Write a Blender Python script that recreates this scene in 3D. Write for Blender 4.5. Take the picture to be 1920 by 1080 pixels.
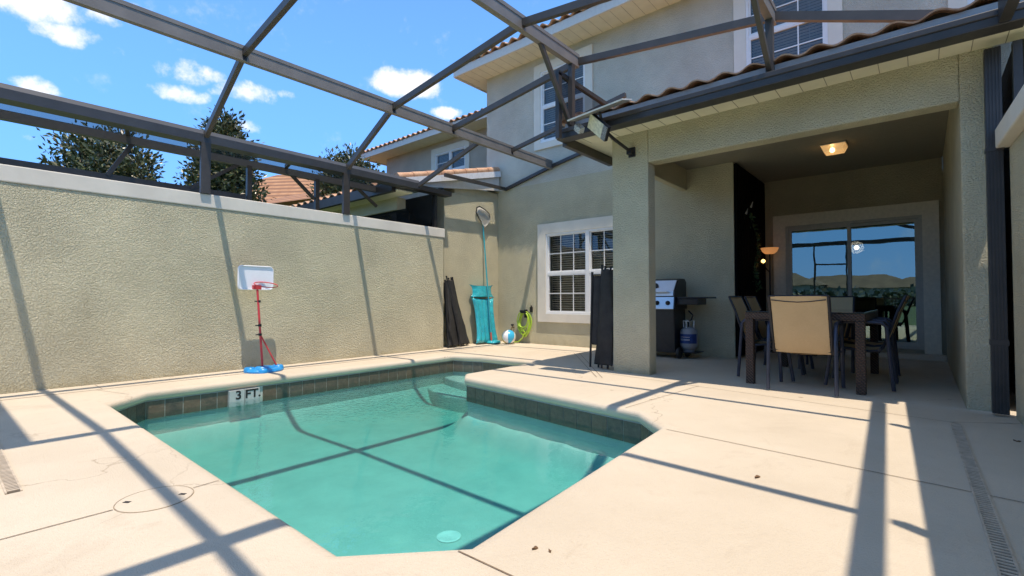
import bpy, bmesh, math, random
from mathutils import Vector, Matrix, noise
R = math.radians
S = bpy.context.scene
COL = S.collection
for o in list(bpy.data.objects): bpy.data.objects.remove(o)

# ------------------------------------------------------------------ camera
YAW, PITCH, ROLL, FPX, H = 40.37, 1.35, -0.07, 904.4, 0.86
def cam_basis():
    y, t, r = R(YAW), R(PITCH), R(ROLL)
    fw = Vector((-math.sin(y)*math.cos(t), math.cos(y)*math.cos(t), math.sin(t)))
    rt = Vector((math.cos(y), math.sin(y), 0)); up = rt.cross(fw)
    rt2 = rt*math.cos(r)+up*math.sin(r); up2 = rt2.cross(fw)
    return rt2, up2, fw
RT, UP, FW = cam_basis()
cd = bpy.data.cameras.new('camera'); cam = bpy.data.objects.new('camera', cd); COL.objects.link(cam)
cd.sensor_width = 36; cd.lens = FPX/1920*36; cd.clip_start = 0.05; cd.clip_end = 2000
M = Matrix((RT, UP, -FW)).transposed().to_4x4(); M.translation = Vector((0, 0, H)); cam.matrix_world = M
S.camera = cam

# ------------------------------------------------------------------ sun, sky, exposure
SUN_TO = Vector((0.265, -0.157, 1)).normalized()
sd = bpy.data.lights.new('sun', 'SUN'); sun = bpy.data.objects.new('sun', sd); COL.objects.link(sun)
sd.energy = 3.9; sd.angle = R(0.55); sd.color = (1.0, 0.975, 0.945)
sun.rotation_euler = SUN_TO.to_track_quat('Z', 'Y').to_euler(); sun.location = (0, 0, 30)
S.view_settings.view_transform = 'Standard'; S.view_settings.look = 'None'
S.view_settings.exposure = 0.30; S.view_settings.gamma = 1
S.view_settings.use_white_balance = True; S.view_settings.white_balance_temperature = 7750; S.view_settings.white_balance_tint = 12
S.cycles.use_denoising = True
S.cycles.max_bounces = 10; S.cycles.transparent_max_bounces = 24
S.cycles.sample_clamp_indirect = 4.0
W = bpy.data.worlds.new("World"); S.world = W; W.use_nodes = True
wn, wl = W.node_tree.nodes, W.node_tree.links; wn.clear()
def wnode(t, **k):
    n = wn.new(t)
    for a, b in k.items(): setattr(n, a, b)
    return n
sky = wnode('ShaderNodeTexSky', sky_type='NISHITA', sun_disc=False, altitude=0, air_density=1.0, dust_density=0.05, ozone_density=2.5)
sky.sun_elevation = math.asin(SUN_TO.z); sky.sun_rotation = math.atan2(SUN_TO.x, SUN_TO.y)
hs = wnode('ShaderNodeHueSaturation'); hs.inputs['Saturation'].default_value = 1.2; hs.inputs['Value'].default_value = 1.45
wl.new(sky.outputs[0], hs.inputs['Color'])
tc = wnode('ShaderNodeTexCoord')
nz = wnode('ShaderNodeTexNoise'); nz.inputs['Scale'].default_value = 14; nz.inputs['Detail'].default_value = 7; nz.inputs['Roughness'].default_value = 0.62
wl.new(tc.outputs['Generated'], nz.inputs['Vector'])
def m(op, a, b=None, c=None):
    n = wnode('ShaderNodeMath', operation=op)
    for i, v in enumerate((a, b, c)):
        if v is None: continue
        if isinstance(v, (int, float)): n.inputs[i].default_value = v
        else: wl.new(v, n.inputs[i])
    return n.outputs[0]
# clouds: (azimuth west of north, elevation, half width, half height, strength) in degrees
CLOUDS = [(86.0,24.1,5.0,1.9,1.5),(82.5,22.6,2.0,.9,1.0),(80.2,25.2,2.6,.9,1.0),(72.4,21.6,2.2,.8,.9),(82.0,24.3,2.2,1.2,1.1),(83.9,22.2,2.0,1.0,1.15),(85.2,17.4,1.6,1.0,1.25),(79.6,21.9,1.2,.65,.8),
 (74.9,21.4,3.1,1.15,1.0),(75.4,19.6,2.4,.85,1.05),(69.5,20.8,3.2,1.05,1.2),(65.6,21.2,1.0,.55,.95),(52.6,23.9,3.7,1.55,1.4),(48.2,21.1,2.3,.65,.95),
 (69.4,17.6,1.6,.7,1.0),(85.6,13.4,.9,.45,.7),(78.8,20.7,1.3,.6,.55),(73.6,15.9,1.1,.4,.6),(0,64,15,10,1.3),(70,62,14,10,1.3),(150,60,14,10,1.3),(290,60,13,9,1.3),(215,48,10,7,1.2),(330,52,12,8,1.2),(20,33,7,2.5,1.0),(150,30,12,4,1.1),(185,22,14,3.5,1.0),(230,35,10,4,1.0),(120,16,9,2,.9),(205,12,10,1.6,.8)]  # the big high clouds here are unseen, added to lift and whiten shadow fill
mask = None
for az, el, ra, re, st in CLOUDS:
    a, e = R(az), R(el)
    d0 = Vector((-math.sin(a)*math.cos(e), math.cos(a)*math.cos(e), math.sin(e)))
    u = Vector((math.cos(a), math.sin(a), 0)); v = u.cross(d0)
    du = wnode('ShaderNodeVectorMath', operation='DOT_PRODUCT'); wl.new(tc.outputs['Generated'], du.inputs[0]); du.inputs[1].default_value = u/math.sin(R(ra))
    dv = wnode('ShaderNodeVectorMath', operation='DOT_PRODUCT'); wl.new(tc.outputs['Generated'], dv.inputs[0]); dv.inputs[1].default_value = v/math.sin(R(re))
    df = wnode('ShaderNodeVectorMath', operation='DOT_PRODUCT'); wl.new(tc.outputs['Generated'], df.inputs[0]); df.inputs[1].default_value = d0
    r2 = m('ADD', m('MULTIPLY', du.outputs['Value'], du.outputs['Value']), m('MULTIPLY', dv.outputs['Value'], dv.outputs['Value']))
    k = m('MULTIPLY', m('SUBTRACT', st, m('MULTIPLY', r2, st*.7)), m('GREATER_THAN', df.outputs['Value'], 0.3))
    mask = k if mask is None else m('MAXIMUM', mask, k)
n2 = m('MULTIPLY', m('SUBTRACT', nz.outputs['Fac'], 0.5), 4.3)
raw = m('SUBTRACT', m('ADD', m('MAXIMUM', mask, -0.6), n2), 0.32)
rp = wnode('ShaderNodeMapRange', interpolation_type='SMOOTHSTEP'); wl.new(raw, rp.inputs[0]); rp.inputs[1].default_value = 0.0; rp.inputs[2].default_value = 1.15
gate = wnode('ShaderNodeMapRange'); wl.new(mask, gate.inputs[0]); gate.inputs[1].default_value = -0.15; gate.inputs[2].default_value = 0.25
fac = m('MULTIPLY', m('MULTIPLY', rp.outputs[0], gate.outputs[0]), 0.94)
mx = wnode('ShaderNodeMix', data_type='RGBA'); wl.new(fac, mx.inputs['Factor']); sz = wnode('ShaderNodeSeparateXYZ'); wl.new(tc.outputs['Generated'], sz.inputs[0])
hz = wnode('ShaderNodeMapRange', interpolation_type='SMOOTHSTEP'); wl.new(sz.outputs['Z'], hz.inputs[0]); hz.inputs[1].default_value = .95; hz.inputs[2].default_value = 0.0; hz.inputs[3].default_value = .0; hz.inputs[4].default_value = .85
lo = wnode('ShaderNodeMix', data_type='RGBA'); wl.new(hz.outputs[0], lo.inputs['Factor']); wl.new(hs.outputs[0], lo.inputs['A']); lo.inputs['B'].default_value = (.75, 3.45, 10.2, 1)
wl.new(lo.outputs['Result'], mx.inputs['A']); mx.inputs['B'].default_value = (6.4, 6.9, 7.9, 1)
bg = wnode('ShaderNodeBackground'); bg.inputs['Strength'].default_value = 0.15
wl.new(mx.outputs['Result'], bg.inputs['Color'])
wo = wnode('ShaderNodeOutputWorld'); wl.new(bg.outputs[0], wo.inputs[0])

# ------------------------------------------------------------------ material helpers
class Mat:
    def __init__(s, name):
        s.m = bpy.data.materials.new(name); s.m.use_nodes = True; s.n = s.m.node_tree.nodes; s.l = s.m.node_tree.links
        s.b = s.n['Principled BSDF']; s.tc = s.n.new('ShaderNodeTexCoord')
    def noise(s, scale, detail=4, rough=.55, vec=None, dist=0):
        n = s.n.new('ShaderNodeTexNoise'); n.inputs['Scale'].default_value = scale; n.inputs['Detail'].default_value = detail
        n.inputs['Roughness'].default_value = rough; n.inputs['Distortion'].default_value = dist
        s.l.new(vec or s.tc.outputs['Object'], n.inputs['Vector']); return n.outputs['Fac']
    def mapping(s, scale):
        n = s.n.new('ShaderNodeMapping'); n.inputs['Scale'].default_value = scale; s.l.new(s.tc.outputs['Object'], n.inputs['Vector']); return n.outputs[0]
    def ramp(s, fac, stops):
        n = s.n.new('ShaderNodeValToRGB'); e = n.color_ramp.elements
        while len(e) < len(stops): e.new(.5)
        for i, (p, c) in enumerate(stops): e[i].position = p; e[i].color = (*c, 1) if len(c) == 3 else c
        s.l.new(fac, n.inputs[0]); return n.outputs[0]
    def mix(s, f, a, b, mode='MIX'):
        n = s.n.new('ShaderNodeMix'); n.data_type = 'RGBA'; n.blend_type = mode
        for k, v in (('Factor', f), ('A', a), ('B', b)):
            if isinstance(v, (int, float)): n.inputs[k].default_value = v
            elif isinstance(v, tuple): n.inputs[k].default_value = (*v, 1)
            else: s.l.new(v, n.inputs[k])
        return n.outputs['Result']
    def math(s, op, a, b=0.0):
        n = s.n.new('ShaderNodeMath'); n.operation = op
        for i, v in enumerate((a, b)):
            if isinstance(v, (int, float)): n.inputs[i].default_value = v
            else: s.l.new(v, n.inputs[i])
        return n.outputs[0]
    def set(s, **k):
        for a, v in k.items():
            i = s.b.inputs[a.replace('_', ' ')]
            if isinstance(v, (int, float)): i.default_value = v
            elif isinstance(v, tuple): i.default_value = (*v, 1)
            else: s.l.new(v, i)
        return s
    def bump(s, h, dist=.01, strength=1.0):
        n = s.n.new('ShaderNodeBump'); n.inputs['Distance'].default_value = dist; n.inputs['Strength'].default_value = strength
        s.l.new(h, n.inputs['Height']); s.l.new(n.outputs[0], s.b.inputs['Normal']); return s

def stucco(name, c, bump=.011, dirt=True):
    s = Mat(name)
    big = s.noise(1.3, 5, .6); fine = s.noise(38, 4, .6); mid = s.noise(9, 4)
    d = tuple(x*.80 for x in c); l = tuple(min(1, x*1.1) for x in c)
    col = s.ramp(big, [(.3, d), (.7, l)])
    col = s.mix(s.math('MULTIPLY', mid, .25), col, tuple(x*.8 for x in c))
    if dirt:   # splash dirt with a ragged edge low on the wall
        sep = s.n.new('ShaderNodeSeparateXYZ'); s.l.new(s.tc.outputs['Object'], sep.inputs[0])
        h = s.math('ADD', s.math('ADD', sep.outputs['Z'], .3), s.math('MULTIPLY', s.noise(5, 5, .7), -.5))
        f = s.ramp(h, [(0.02, (.4,)*3), (.12, (.08,)*3), (.22, (0,)*3)])
        col = s.mix(f, col, (c[0]*.52, c[1]*.46, c[2]*.36))
        st = s.noise(2.2, 5, .75, s.mapping((1.6, 1.6, .25)))
        col = s.mix(s.ramp(st, [(.58, (0,)*3), (.82, (.22,)*3)]), col, (c[0]*.62, c[1]*.58, c[2]*.5))
    s.set(Base_Color=col, Roughness=.93, Specular_IOR_Level=.2)
    v = s.noise(72, 3, .5, dist=.5); v2 = s.noise(150, 2)
    s.bump(s.math('ADD', s.ramp(v, [(.35, (0,)*3), (.65, (1,)*3)]), s.math('MULTIPLY', v2, .4)), bump)
    return s.m
def plain(name, c, rough=.6, metal=0, spec=.5, var=.08, bump=0, scale=20):
    s = Mat(name)
    col = s.ramp(s.noise(scale, 4), [(.3, tuple(x*(1-var) for x in c)), (.7, tuple(min(1, x*(1+var)) for x in c))])
    s.set(Base_Color=col, Roughness=rough, Metallic=metal, Specular_IOR_Level=spec)
    if bump: s.bump(s.noise(scale*4, 3), bump)
    return s.m
def emit(name, c, st):
    s = Mat(name); s.set(Base_Color=c, Emission_Color=c, Emission_Strength=st); return s.m
def glassy(name, tint, refl=.25, rough=.0, bumpy=0.0, back=None):
    """pane: part mirror, part see-through"""
    s = Mat(name); s.n.remove(s.b)
    out = s.n['Material Output']; g = s.n.new('ShaderNodeBsdfGlossy'); g.inputs['Roughness'].default_value = rough
    t = s.n.new('ShaderNodeBsdfTransparent'); t.inputs['Color'].default_value = (*tint, 1)
    fr = s.n.new('ShaderNodeLayerWeight'); fr.inputs[0].default_value = .5
    mxs = s.n.new('ShaderNodeMixShader'); s.l.new(s.math('MINIMUM', s.math('ADD', s.math('POWER', fr.outputs['Facing'], 5.0), refl+.04), 1.0), mxs.inputs[0])
    s.l.new(t.outputs[0], mxs.inputs[1]); s.l.new(g.outputs[0], mxs.inputs[2]); s.l.new(mxs.outputs[0], out.inputs[0])
    if bumpy:
        b = s.n.new('ShaderNodeBump'); b.inputs['Distance'].default_value = bumpy; s.l.new(s.noise(1.6, 2), b.inputs['Height']); s.l.new(b.outputs[0], g.inputs['Normal'])
    return s.m
def mesh_screen(name, c, alpha):
    s = Mat(name); s.n.remove(s.b); out = s.n['Material Output']
    d = s.n.new('ShaderNodeBsdfDiffuse'); d.inputs['Color'].default_value = (*c, 1)
    t = s.n.new('ShaderNodeBsdfTransparent'); mxs = s.n.new('ShaderNodeMixShader'); mxs.inputs[0].default_value = alpha
    s.l.new(t.outputs[0], mxs.inputs[1]); s.l.new(d.outputs[0], mxs.inputs[2]); s.l.new(mxs.outputs[0], out.inputs[0]); return s.m

M_ST = stucco('stucco_wall', (.67, .61, .425))
M_ST2 = stucco('stucco_house', (.70, .665, .55), dirt=False)
M_ST3 = stucco('stucco_tan', (.60, .51, .40), dirt=False)
M_CAP = plain('cap_paint', (.66, .615, .53), .85, var=.07, scale=3, bump=.002)
M_TRIM = plain('trim_paint', (.71, .655, .55), .85, var=.05, scale=4, bump=.003)
M_VINYL = plain('white_vinyl', (.78, .78, .76), .45, var=.03)
M_SOFF = plain('cream_soffit', (.72, .66, .50), .7, var=.05, scale=6)
M_FASC = plain('fascia_paint', (.66, .62, .56), .6, var=.05)
M_BEAM = plain('beam_aluminium', (.20, .18, .16), .5, .15, .5, var=.12, scale=5)
M_BRZ = plain('bronze_aluminium', (.066, .057, .049), .42, .25, .5, var=.15, scale=7)
M_BRZD = plain('dark_bronze_aluminium', (.050, .046, .043), .4, .3, .5, var=.15, scale=7)
M_BLK = plain('black_plastic', (.013, .013, .014), .5, var=.2)
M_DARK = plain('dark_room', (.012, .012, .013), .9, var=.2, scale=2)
M_BLIND = plain('blind_slat', (.42, .40, .36), .6, var=.05)
M_GLASS = glassy('window_glass', (.62, .68, .70), .05, bumpy=.0015)
M_DOORG = glassy('door_glass', (.45, .52, .55), .20, bumpy=.0008)
next(n for n in M_DOORG.node_tree.nodes if n.type == 'BSDF_GLOSSY').inputs['Color'].default_value = (.66, .95, .92, 1)
M_SCREEN = mesh_screen('insect_screen', (.03, .03, .035), .62)

# deck concrete
s = Mat('deck_concrete')
big = s.noise(.9, 5, .6); spk = s.noise(210, 2, .6); mid = s.noise(7, 5, .65)
col = s.ramp(big, [(.3, (.56, .475, .36)), (.7, (.66, .57, .445))])
col = s.mix(s.ramp(spk, [(.35, (.0,)*3), (.75, (.28,)*3)]), col, (.44, .35, .27))
col = s.mix(s.ramp(mid, [(.58, (0,)*3), (.8, (.35,)*3)]), col, (.48, .38, .28))
st = s.noise(1.1, 6, .78, dist=.6)
col = s.mix(s.ramp(st, [(.56, (0,)*3), (.72, (.34,)*3)]), col, (.42, .33, .24))
vor = s.n.new('ShaderNodeTexVoronoi'); vor.inputs['Scale'].default_value = 1.9; s.l.new(s.tc.outputs['Object'], vor.inputs['Vector'])
spot = s.ramp(vor.outputs['Distance'], [(.012, (.75,)*3), (.05, (0,)*3)])
col = s.mix(spot, col, (.20, .13, .07))
cr = s.n.new('ShaderNodeTexVoronoi'); cr.feature = 'DISTANCE_TO_EDGE'; cr.inputs['Scale'].default_value = .55
wob = s.n.new('ShaderNodeVectorMath'); wob.operation = 'MULTIPLY_ADD'; nn3 = s.n.new('ShaderNodeTexNoise'); nn3.inputs['Scale'].default_value = 3.0; nn3.inputs['Detail'].default_value = 5; s.l.new(s.tc.outputs['Object'], nn3.inputs['Vector'])
s.l.new(nn3.outputs['Color'], wob.inputs[0]); wob.inputs[1].default_value = (.5, .5, .5); s.l.new(s.tc.outputs['Object'], wob.inputs[2]); s.l.new(wob.outputs[0], cr.inputs['Vector'])
crk = s.math('MULTIPLY', s.ramp(cr.outputs['Distance'], [(.0008, (.5,)*3), (.0022, (0,)*3)]), s.ramp(s.noise(.7, 3), [(.5, (0,)*3), (.6, (1,)*3)]))
col = s.mix(crk, col, (.22, .15, .09))
sm = s.noise(2.6, 6, .8, s.mapping((1.0, .45, 1)), .9); col = s.mix(s.ramp(sm, [(.60, (0,)*3), (.78, (.4,)*3)]), col, (.36, .27, .18))
s.set(Base_Color=col, Roughness=.9, Specular_IOR_Level=.25); s.bump(s.math('ADD', spk, s.noise(60, 3)), .0035); M_DECK = s.m
# patio floor uses the same deck; pool plaster
s = Mat('pool_plaster')
col = s.ramp(s.noise(3.5, 6, .65), [(.3, (.44, .52, .49)), (.7, (.56, .63, .585))])
col = s.mix(s.ramp(s.noise(160, 2), [(.4, (0,)*3), (.7, (.22,)*3)]), col, (.34, .46, .44))
s.set(Base_Color=col, Roughness=.85); s.bump(s.noise(90, 2), .002); M_PLAST = s.m
# slate waterline tile
s = Mat('slate_tile')
g = s.n.new('ShaderNodeNewGeometry')
col = s.ramp(g.outputs['Random Per Island'], [(0, (.055, .052, .045)), (.35, (.085, .07, .052)), (.6, (.07, .075, .062)), (.85, (.12, .078, .05)), (1, (.05, .055, .05))])
col = s.mix(s.ramp(s.noise(26, 5, .7), [(.35, (0,)*3), (.7, (.8,)*3)]), col, (.17, .125, .085))
s.set(Base_Color=col, Roughness=.35, Specular_IOR_Level=.6); s.bump(s.noise(40, 4), .004); M_TILE = s.m
M_GROUT = plain('tile_grout', (.45, .48, .44), .8)
# water: thin fresnel surface over an absorbing body
s = Mat('pool_water'); s.n.remove(s.b); out = s.n['Material Output']
g = s.n.new('ShaderNodeBsdfGlossy'); g.inputs['Roughness'].default_value = 0.012; t = s.n.new('ShaderNodeBsdfTransparent'); t.inputs['Color'].default_value = (.97, 1, 1, 1)
fr = s.n.new('ShaderNodeLayerWeight'); fr.inputs[0].default_value = .5
bp = s.n.new('ShaderNodeBump'); bp.inputs['Distance'].default_value = .05
w1 = s.noise(3.0, 3, .5, dist=.3); w2 = s.noise(19, 2, .5, dist=.8)
# ripples spread from the return jet near the steps
geo = s.n.new('ShaderNodeNewGeometry'); dist = s.n.new('ShaderNodeVectorMath'); dist.operation = 'DISTANCE'; s.l.new(geo.outputs['Position'], dist.inputs[0]); dist.inputs[1].default_value = (-4.75, 3.3, -.22)
near = s.ramp(s.math('MULTIPLY', dist.outputs['Value'], .55), [(.1, (1,)*3), (.9, (0,)*3)])
hh = s.math('ADD', s.math('MULTIPLY', w1, .08), s.math('MULTIPLY', s.math('MULTIPLY', w2, s.math('ADD', near, .04)), .5))
s.l.new(hh, bp.inputs['Height']); s.l.new(bp.outputs[0], g.inputs['Normal']); s.l.new(bp.outputs[0], fr.inputs['Normal'])
mxs = s.n.new('ShaderNodeMixShader'); s.l.new(s.math('ADD', s.math('MULTIPLY', s.math('POWER', fr.outputs['Facing'], 5.0), .95), .02), mxs.inputs[0]); s.l.new(t.outputs[0], mxs.inputs[1]); s.l.new(g.outputs[0], mxs.inputs[2]); s.l.new(mxs.outputs[0], out.inputs['Surface'])
va = s.n.new('ShaderNodeVolumeAbsorption'); va.inputs['Color'].default_value = (.14, .79, .765, 1); va.inputs['Density'].default_value = 1.5; s.l.new(va.outputs[0], out.inputs['Volume'])
M_WATER = s.m
# clay roof tile
s = Mat('clay_tile')
col = s.ramp(s.noise(5, 4), [(.25, (.38, .18, .10)), (.5, (.56, .31, .18)), (.75, (.70, .46, .30))])
col = s.mix(s.ramp(s.noise(30, 4), [(.5, (0,)*3), (.75, (.5,)*3)]), col, (.16, .10, .07))
s.set(Base_Color=col, Roughness=.8); s.bump(s.noise(30, 4), .004); M_CLAY = s.m

# ------------------------------------------------------------------ mesh helpers
class MB:
    def __init__(s): s.v = []; s.f = []; s.mi = []; s.cur = 0
    def quad(s, *p): s.poly(p)
    def poly(s, pts):
        n = len(s.v); s.v += [tuple(p) for p in pts]; s.f.append(tuple(range(n, n+len(pts)))); s.mi.append(s.cur)
    def box(s, x0, x1, y0, y1, z0, z1, rot=None, at=None):
        P = [Vector((x, y, z)) for z in (z0, z1) for y in (y0, y1) for x in (x0, x1)]
        if rot is not None: P = [rot @ p for p in P]
        if at is not None: P = [p+Vector(at) for p in P]
        n = len(s.v); s.v += [tuple(p) for p in P]
        for q in ((0, 2, 3, 1), (4, 5, 7, 6), (0, 1, 5, 4), (2, 6, 7, 3), (0, 4, 6, 2), (1, 3, 7, 5)): s.f.append(tuple(n+i for i in q)); s.mi.append(s.cur)
        return s
    def bar(s, a, b, w, h, up=(0, 0, 1)):
        """box beam from a to b: width w across, height h along up"""
        a, b = Vector(a), Vector(b); d = (b-a).normalized(); up = Vector(up)
        if abs(d.dot(up)) > .98: up = Vector((0, 1, 0))
        sd_ = d.cross(up).normalized(); u = sd_.cross(d).normalized(); n = len(s.v)
        for e in (a, b):
            for i, j in ((-1, -1), (1, -1), (1, 1), (-1, 1)): s.v.append(tuple(e+sd_*(w/2*i)+u*(h/2*j)))
        for q in ((0, 1, 2, 3), (7, 6, 5, 4), (0, 4, 5, 1), (1, 5, 6, 2), (2, 6, 7, 3), (3, 7, 4, 0)): s.f.append(tuple(n+i for i in q)); s.mi.append(s.cur)
        return s
    def tube(s, pts, r, seg=8, close=False, cap=True):
        pts = [Vector(p) for p in pts]; N = len(pts); rr = r if isinstance(r, (list, tuple)) else [r]*N
        base = len(s.v); prev = None
        for i, p in enumerate(pts):
            if close: d = pts[(i+1) % N]-pts[i-1]
            else: d = pts[min(i+1, N-1)]-pts[max(i-1, 0)]
            d.normalize()
            if prev is None:
                u = d.cross(Vector((0, 0, 1))); u = d.cross(Vector((0, 1, 0))) if u.length < .2 else u
            else: u = prev-d*prev.dot(d)
            u.normalize(); prev = u; w = d.cross(u)
            for k in range(seg):
                a = 2*math.pi*k/seg; s.v.append(tuple(p+(u*math.cos(a)+w*math.sin(a))*rr[i]))
        for i in range(N if close else N-1):
            for k in range(seg):
                a, b = base+i*seg+k, base+i*seg+(k+1) % seg; c, d_ = base+((i+1) % N)*seg+(k+1) % seg, base+((i+1) % N)*seg+k
                s.f.append((a, b, c, d_)); s.mi.append(s.cur)
        if cap and not close:
            s.f.append(tuple(base+k for k in range(seg))[::-1]); s.mi.append(s.cur)
            s.f.append(tuple(base+(N-1)*seg+k for k in range(seg))); s.mi.append(s.cur)
        return s
    def lathe(s, prof, c=(0, 0, 0), seg=20, axis='Z'):
        """prof: (r, h) pairs"""
        base = len(s.v); c = Vector(c)
        for r, h in prof:
            for k in range(seg):
                a = 2*math.pi*k/seg; p = (r*math.cos(a), r*math.sin(a), h)
                if axis == 'X': p = (h, r*math.cos(a), r*math.sin(a))
                if axis == 'Y': p = (r*math.cos(a), h, r*math.sin(a))
                s.v.append(tuple(c+Vector(p)))
        for i in range(len(prof)-1):
            for k in range(seg):
                s.f.append((base+i*seg+k, base+i*seg+(k+1) % seg, base+(i+1)*seg+(k+1) % seg, base+(i+1)*seg+k)); s.mi.append(s.cur)
        s.f.append(tuple(base+k for k in range(seg))[::-1]); s.mi.append(s.cur)
        s.f.append(tuple(base+(len(prof)-1)*seg+k for k in range(seg))); s.mi.append(s.cur)
        return s
    def build(s, name, mat, parent=None, smooth=False, bevel=0, auto=True):
        me = bpy.data.meshes.new(name); me.from_pydata(s.v, [], s.f)
        for mm in (mat if isinstance(mat, (list, tuple)) else [mat]): me.materials.append(mm)
        for p, i in zip(me.polygons, s.mi): p.material_index = i
        bm = bmesh.new(); bm.from_mesh(me); bmesh.ops.remove_doubles(bm, verts=bm.verts, dist=1e-6); bmesh.ops.recalc_face_normals(bm, faces=bm.faces); bm.to_mesh(me); bm.free()
        o = bpy.data.objects.new(name, me); COL.objects.link(o)
        if parent: o.parent = parent
        if smooth:
            for p in me.polygons: p.use_smooth = True
            try: me.set_sharp_from_angle(angle=R(40))
            except Exception: pass
        if bevel:
            b = o.modifiers.new('bevel', 'BEVEL'); b.width = bevel; b.segments = 2; b.limit_method = 'ANGLE'; b.angle_limit = R(40)
        return o
def thing(name, label, cat, loc=(0, 0, 0), rz=0, group=None):
    o = bpy.data.objects.new(name, None); COL.objects.link(o); o.location = loc; o.rotation_euler = (0, 0, rz); o.empty_display_size = .1
    return tag(o, label, cat, group)
def tag(o, label, cat, group=None):
    o['label'] = label; o['category'] = cat
    if group: o['group'] = group
    return o
def struct(o): o['kind'] = 'structure'; return o
def copy_thing(r, loc, rz, label):
    c = r.copy(); COL.objects.link(c); c.location = loc; c.rotation_euler = (0, 0, rz); c['label'] = label
    for ch in [o for o in COL.objects if o.parent == r]:
        d = ch.copy(); COL.objects.link(d); d.parent = c
        for g_ in [o for o in COL.objects if o.parent == ch]:
            e = g_.copy(); COL.objects.link(e); e.parent = d
    return c

# ------------------------------------------------------------------ pool outline
OUT = [(-5.13, .90), (-1.53, .885), (-1.22, 1.21), (-1.36, 3.14), (-1.67, 3.45), (-3.86, 3.73), (-4.06, 3.93), (-4.08, 5.29), (-5.10, 5.29), (-5.56, 5.14), (-5.54, 1.25)]
def offset(poly, d):
    """positive d moves the outline away from the pool"""
    n = len(poly); res = []
    for i in range(n):
        p0, p1, p2 = Vector(poly[i-1]), Vector(poly[i]), Vector(poly[(i+1) % n])
        e1 = (p1-p0).normalized(); e2 = (p2-p1).normalized()
        n1 = Vector((e1.y, -e1.x)); n2 = Vector((e2.y, -e2.x))
        k = (n1+n2).normalized(); res.append(tuple(p1+k*(d/max(.35, k.dot(n1)))))
    return res
# deck with its hole
bm = bmesh.new()
outer = [(-6.6, -2.2), (.75, -2.2), (.75, 9.3), (-6.9, 9.3)]
hole = offset(OUT, .05)
ev = []
for loop in (outer, hole):
    vs = [bm.verts.new((x, y, 0)) for x, y in loop]
    for i in range(len(vs)): ev.append(bm.edges.new((vs[i], vs[(i+1) % len(vs)])))
bmesh.ops.triangle_fill(bm, use_beauty=True, edges=ev)
me = bpy.data.meshes.new('pool_deck'); bmesh.ops.recalc_face_normals(bm, faces=bm.faces)
for f in bm.faces:
    if f.normal.z < 0: f.normal_flip()
# bullnose coping, one with the deck
rings = [(.05, 0), (.025, -.003), (.008, -.012), (.0, -.03), (.0, -.055), (.008, -.078), (.03, -.088), (.05, -.09)]
vr = []
for d, z in rings: vr.append([bm.verts.new((x, y, z)) for x, y in offset(OUT, d)])
for a, b in zip(vr, vr[1:]):
    for i in range(len(a)):
        j = (i+1) % len(a); f = bm.faces.new((a[i], b[i], b[j], a[j])); f.smooth = True
bm.to_mesh(me); bm.free(); me.materials.append(M_DECK)
deck = struct(bpy.data.objects.new('pool_deck', me)); COL.objects.link(deck)
# shell: walls, floor, benches
FLOOR = -.62
mb = MB(); wallo = offset(OUT, .035); n = len(OUT)
for i in range(n):
    j = (i+1) % n; a, b = wallo[i], wallo[j]
    mb.quad((*a, -.089), (*b, -.089), (*b, -.60), (*a, -.60))
shell = mb.build('pool_shell', M_PLAST); struct(shell)
def edge_dist(x, y):
    best = 9
    for i in range(n):
        a, b = Vector(wallo[i]), Vector(wallo[(i+1) % n]); p = Vector((x, y)); t_ = max(0, min(1, (p-a).dot(b-a)/(b-a).length_squared)); best = min(best, (a+(b-a)*t_-p).length)
    ins = False
    for i in range(n):
        (x1, y1), (x2, y2) = wallo[i], wallo[(i+1) % n]
        if (y1 > y) != (y2 > y) and x < (x2-x1)*(y-y1)/(y2-y1)+x1: ins = not ins
    return best if ins else -best
def floor_z(d):      # coved plaster bowl
    d = max(0, d); return -.42-(.20)*(1-math.exp(-(d/.12)**1.6))
mb = MB(); gx = [-5.64+.06*i for i in range(76)]; gy = [.82+.06*i for i in range(77)]
idx = {}
for i, x in enumerate(gx):
    for j, y in enumerate(gy):
        d = edge_dist(x, y)
        if d > -.09: idx[i, j] = len(mb.v); mb.v.append((x, y, floor_z(d)))
for i in range(len(gx)-1):
    for j in range(len(gy)-1):
        q = [(i, j), (i+1, j), (i+1, j+1), (i, j+1)]
        if all(k in idx for k in q): mb.f.append(tuple(idx[k] for k in q)); mb.mi.append(0)
fl = mb.build('floor', M_PLAST, shell, smooth=True)
def bench(pts, z, zz=FLOOR):
    b = MB(); b.poly([(x, y, z) for x, y in pts])
    for i in range(len(pts)): j = (i+1) % len(pts); b.quad((*pts[i], z), (*pts[j], z), (*pts[j], zz), (*pts[i], zz))
    return b
def step_pts(y0, bul):
    p = []
    for k in range(17):
        t_ = k/16; x = -5.57+t_*1.53; p.append((x, y0-bul*math.sin(math.pi*t_)))
    return p+[(-4.05, 5.31), (-5.12, 5.31), (-5.57, 5.16)]
bench(step_pts(4.95, .18), -.32).build('step', M_PLAST, shell, bevel=.02)
bench(step_pts(4.62, .24), -.43).build('step', M_PLAST, shell, bevel=.02)
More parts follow.
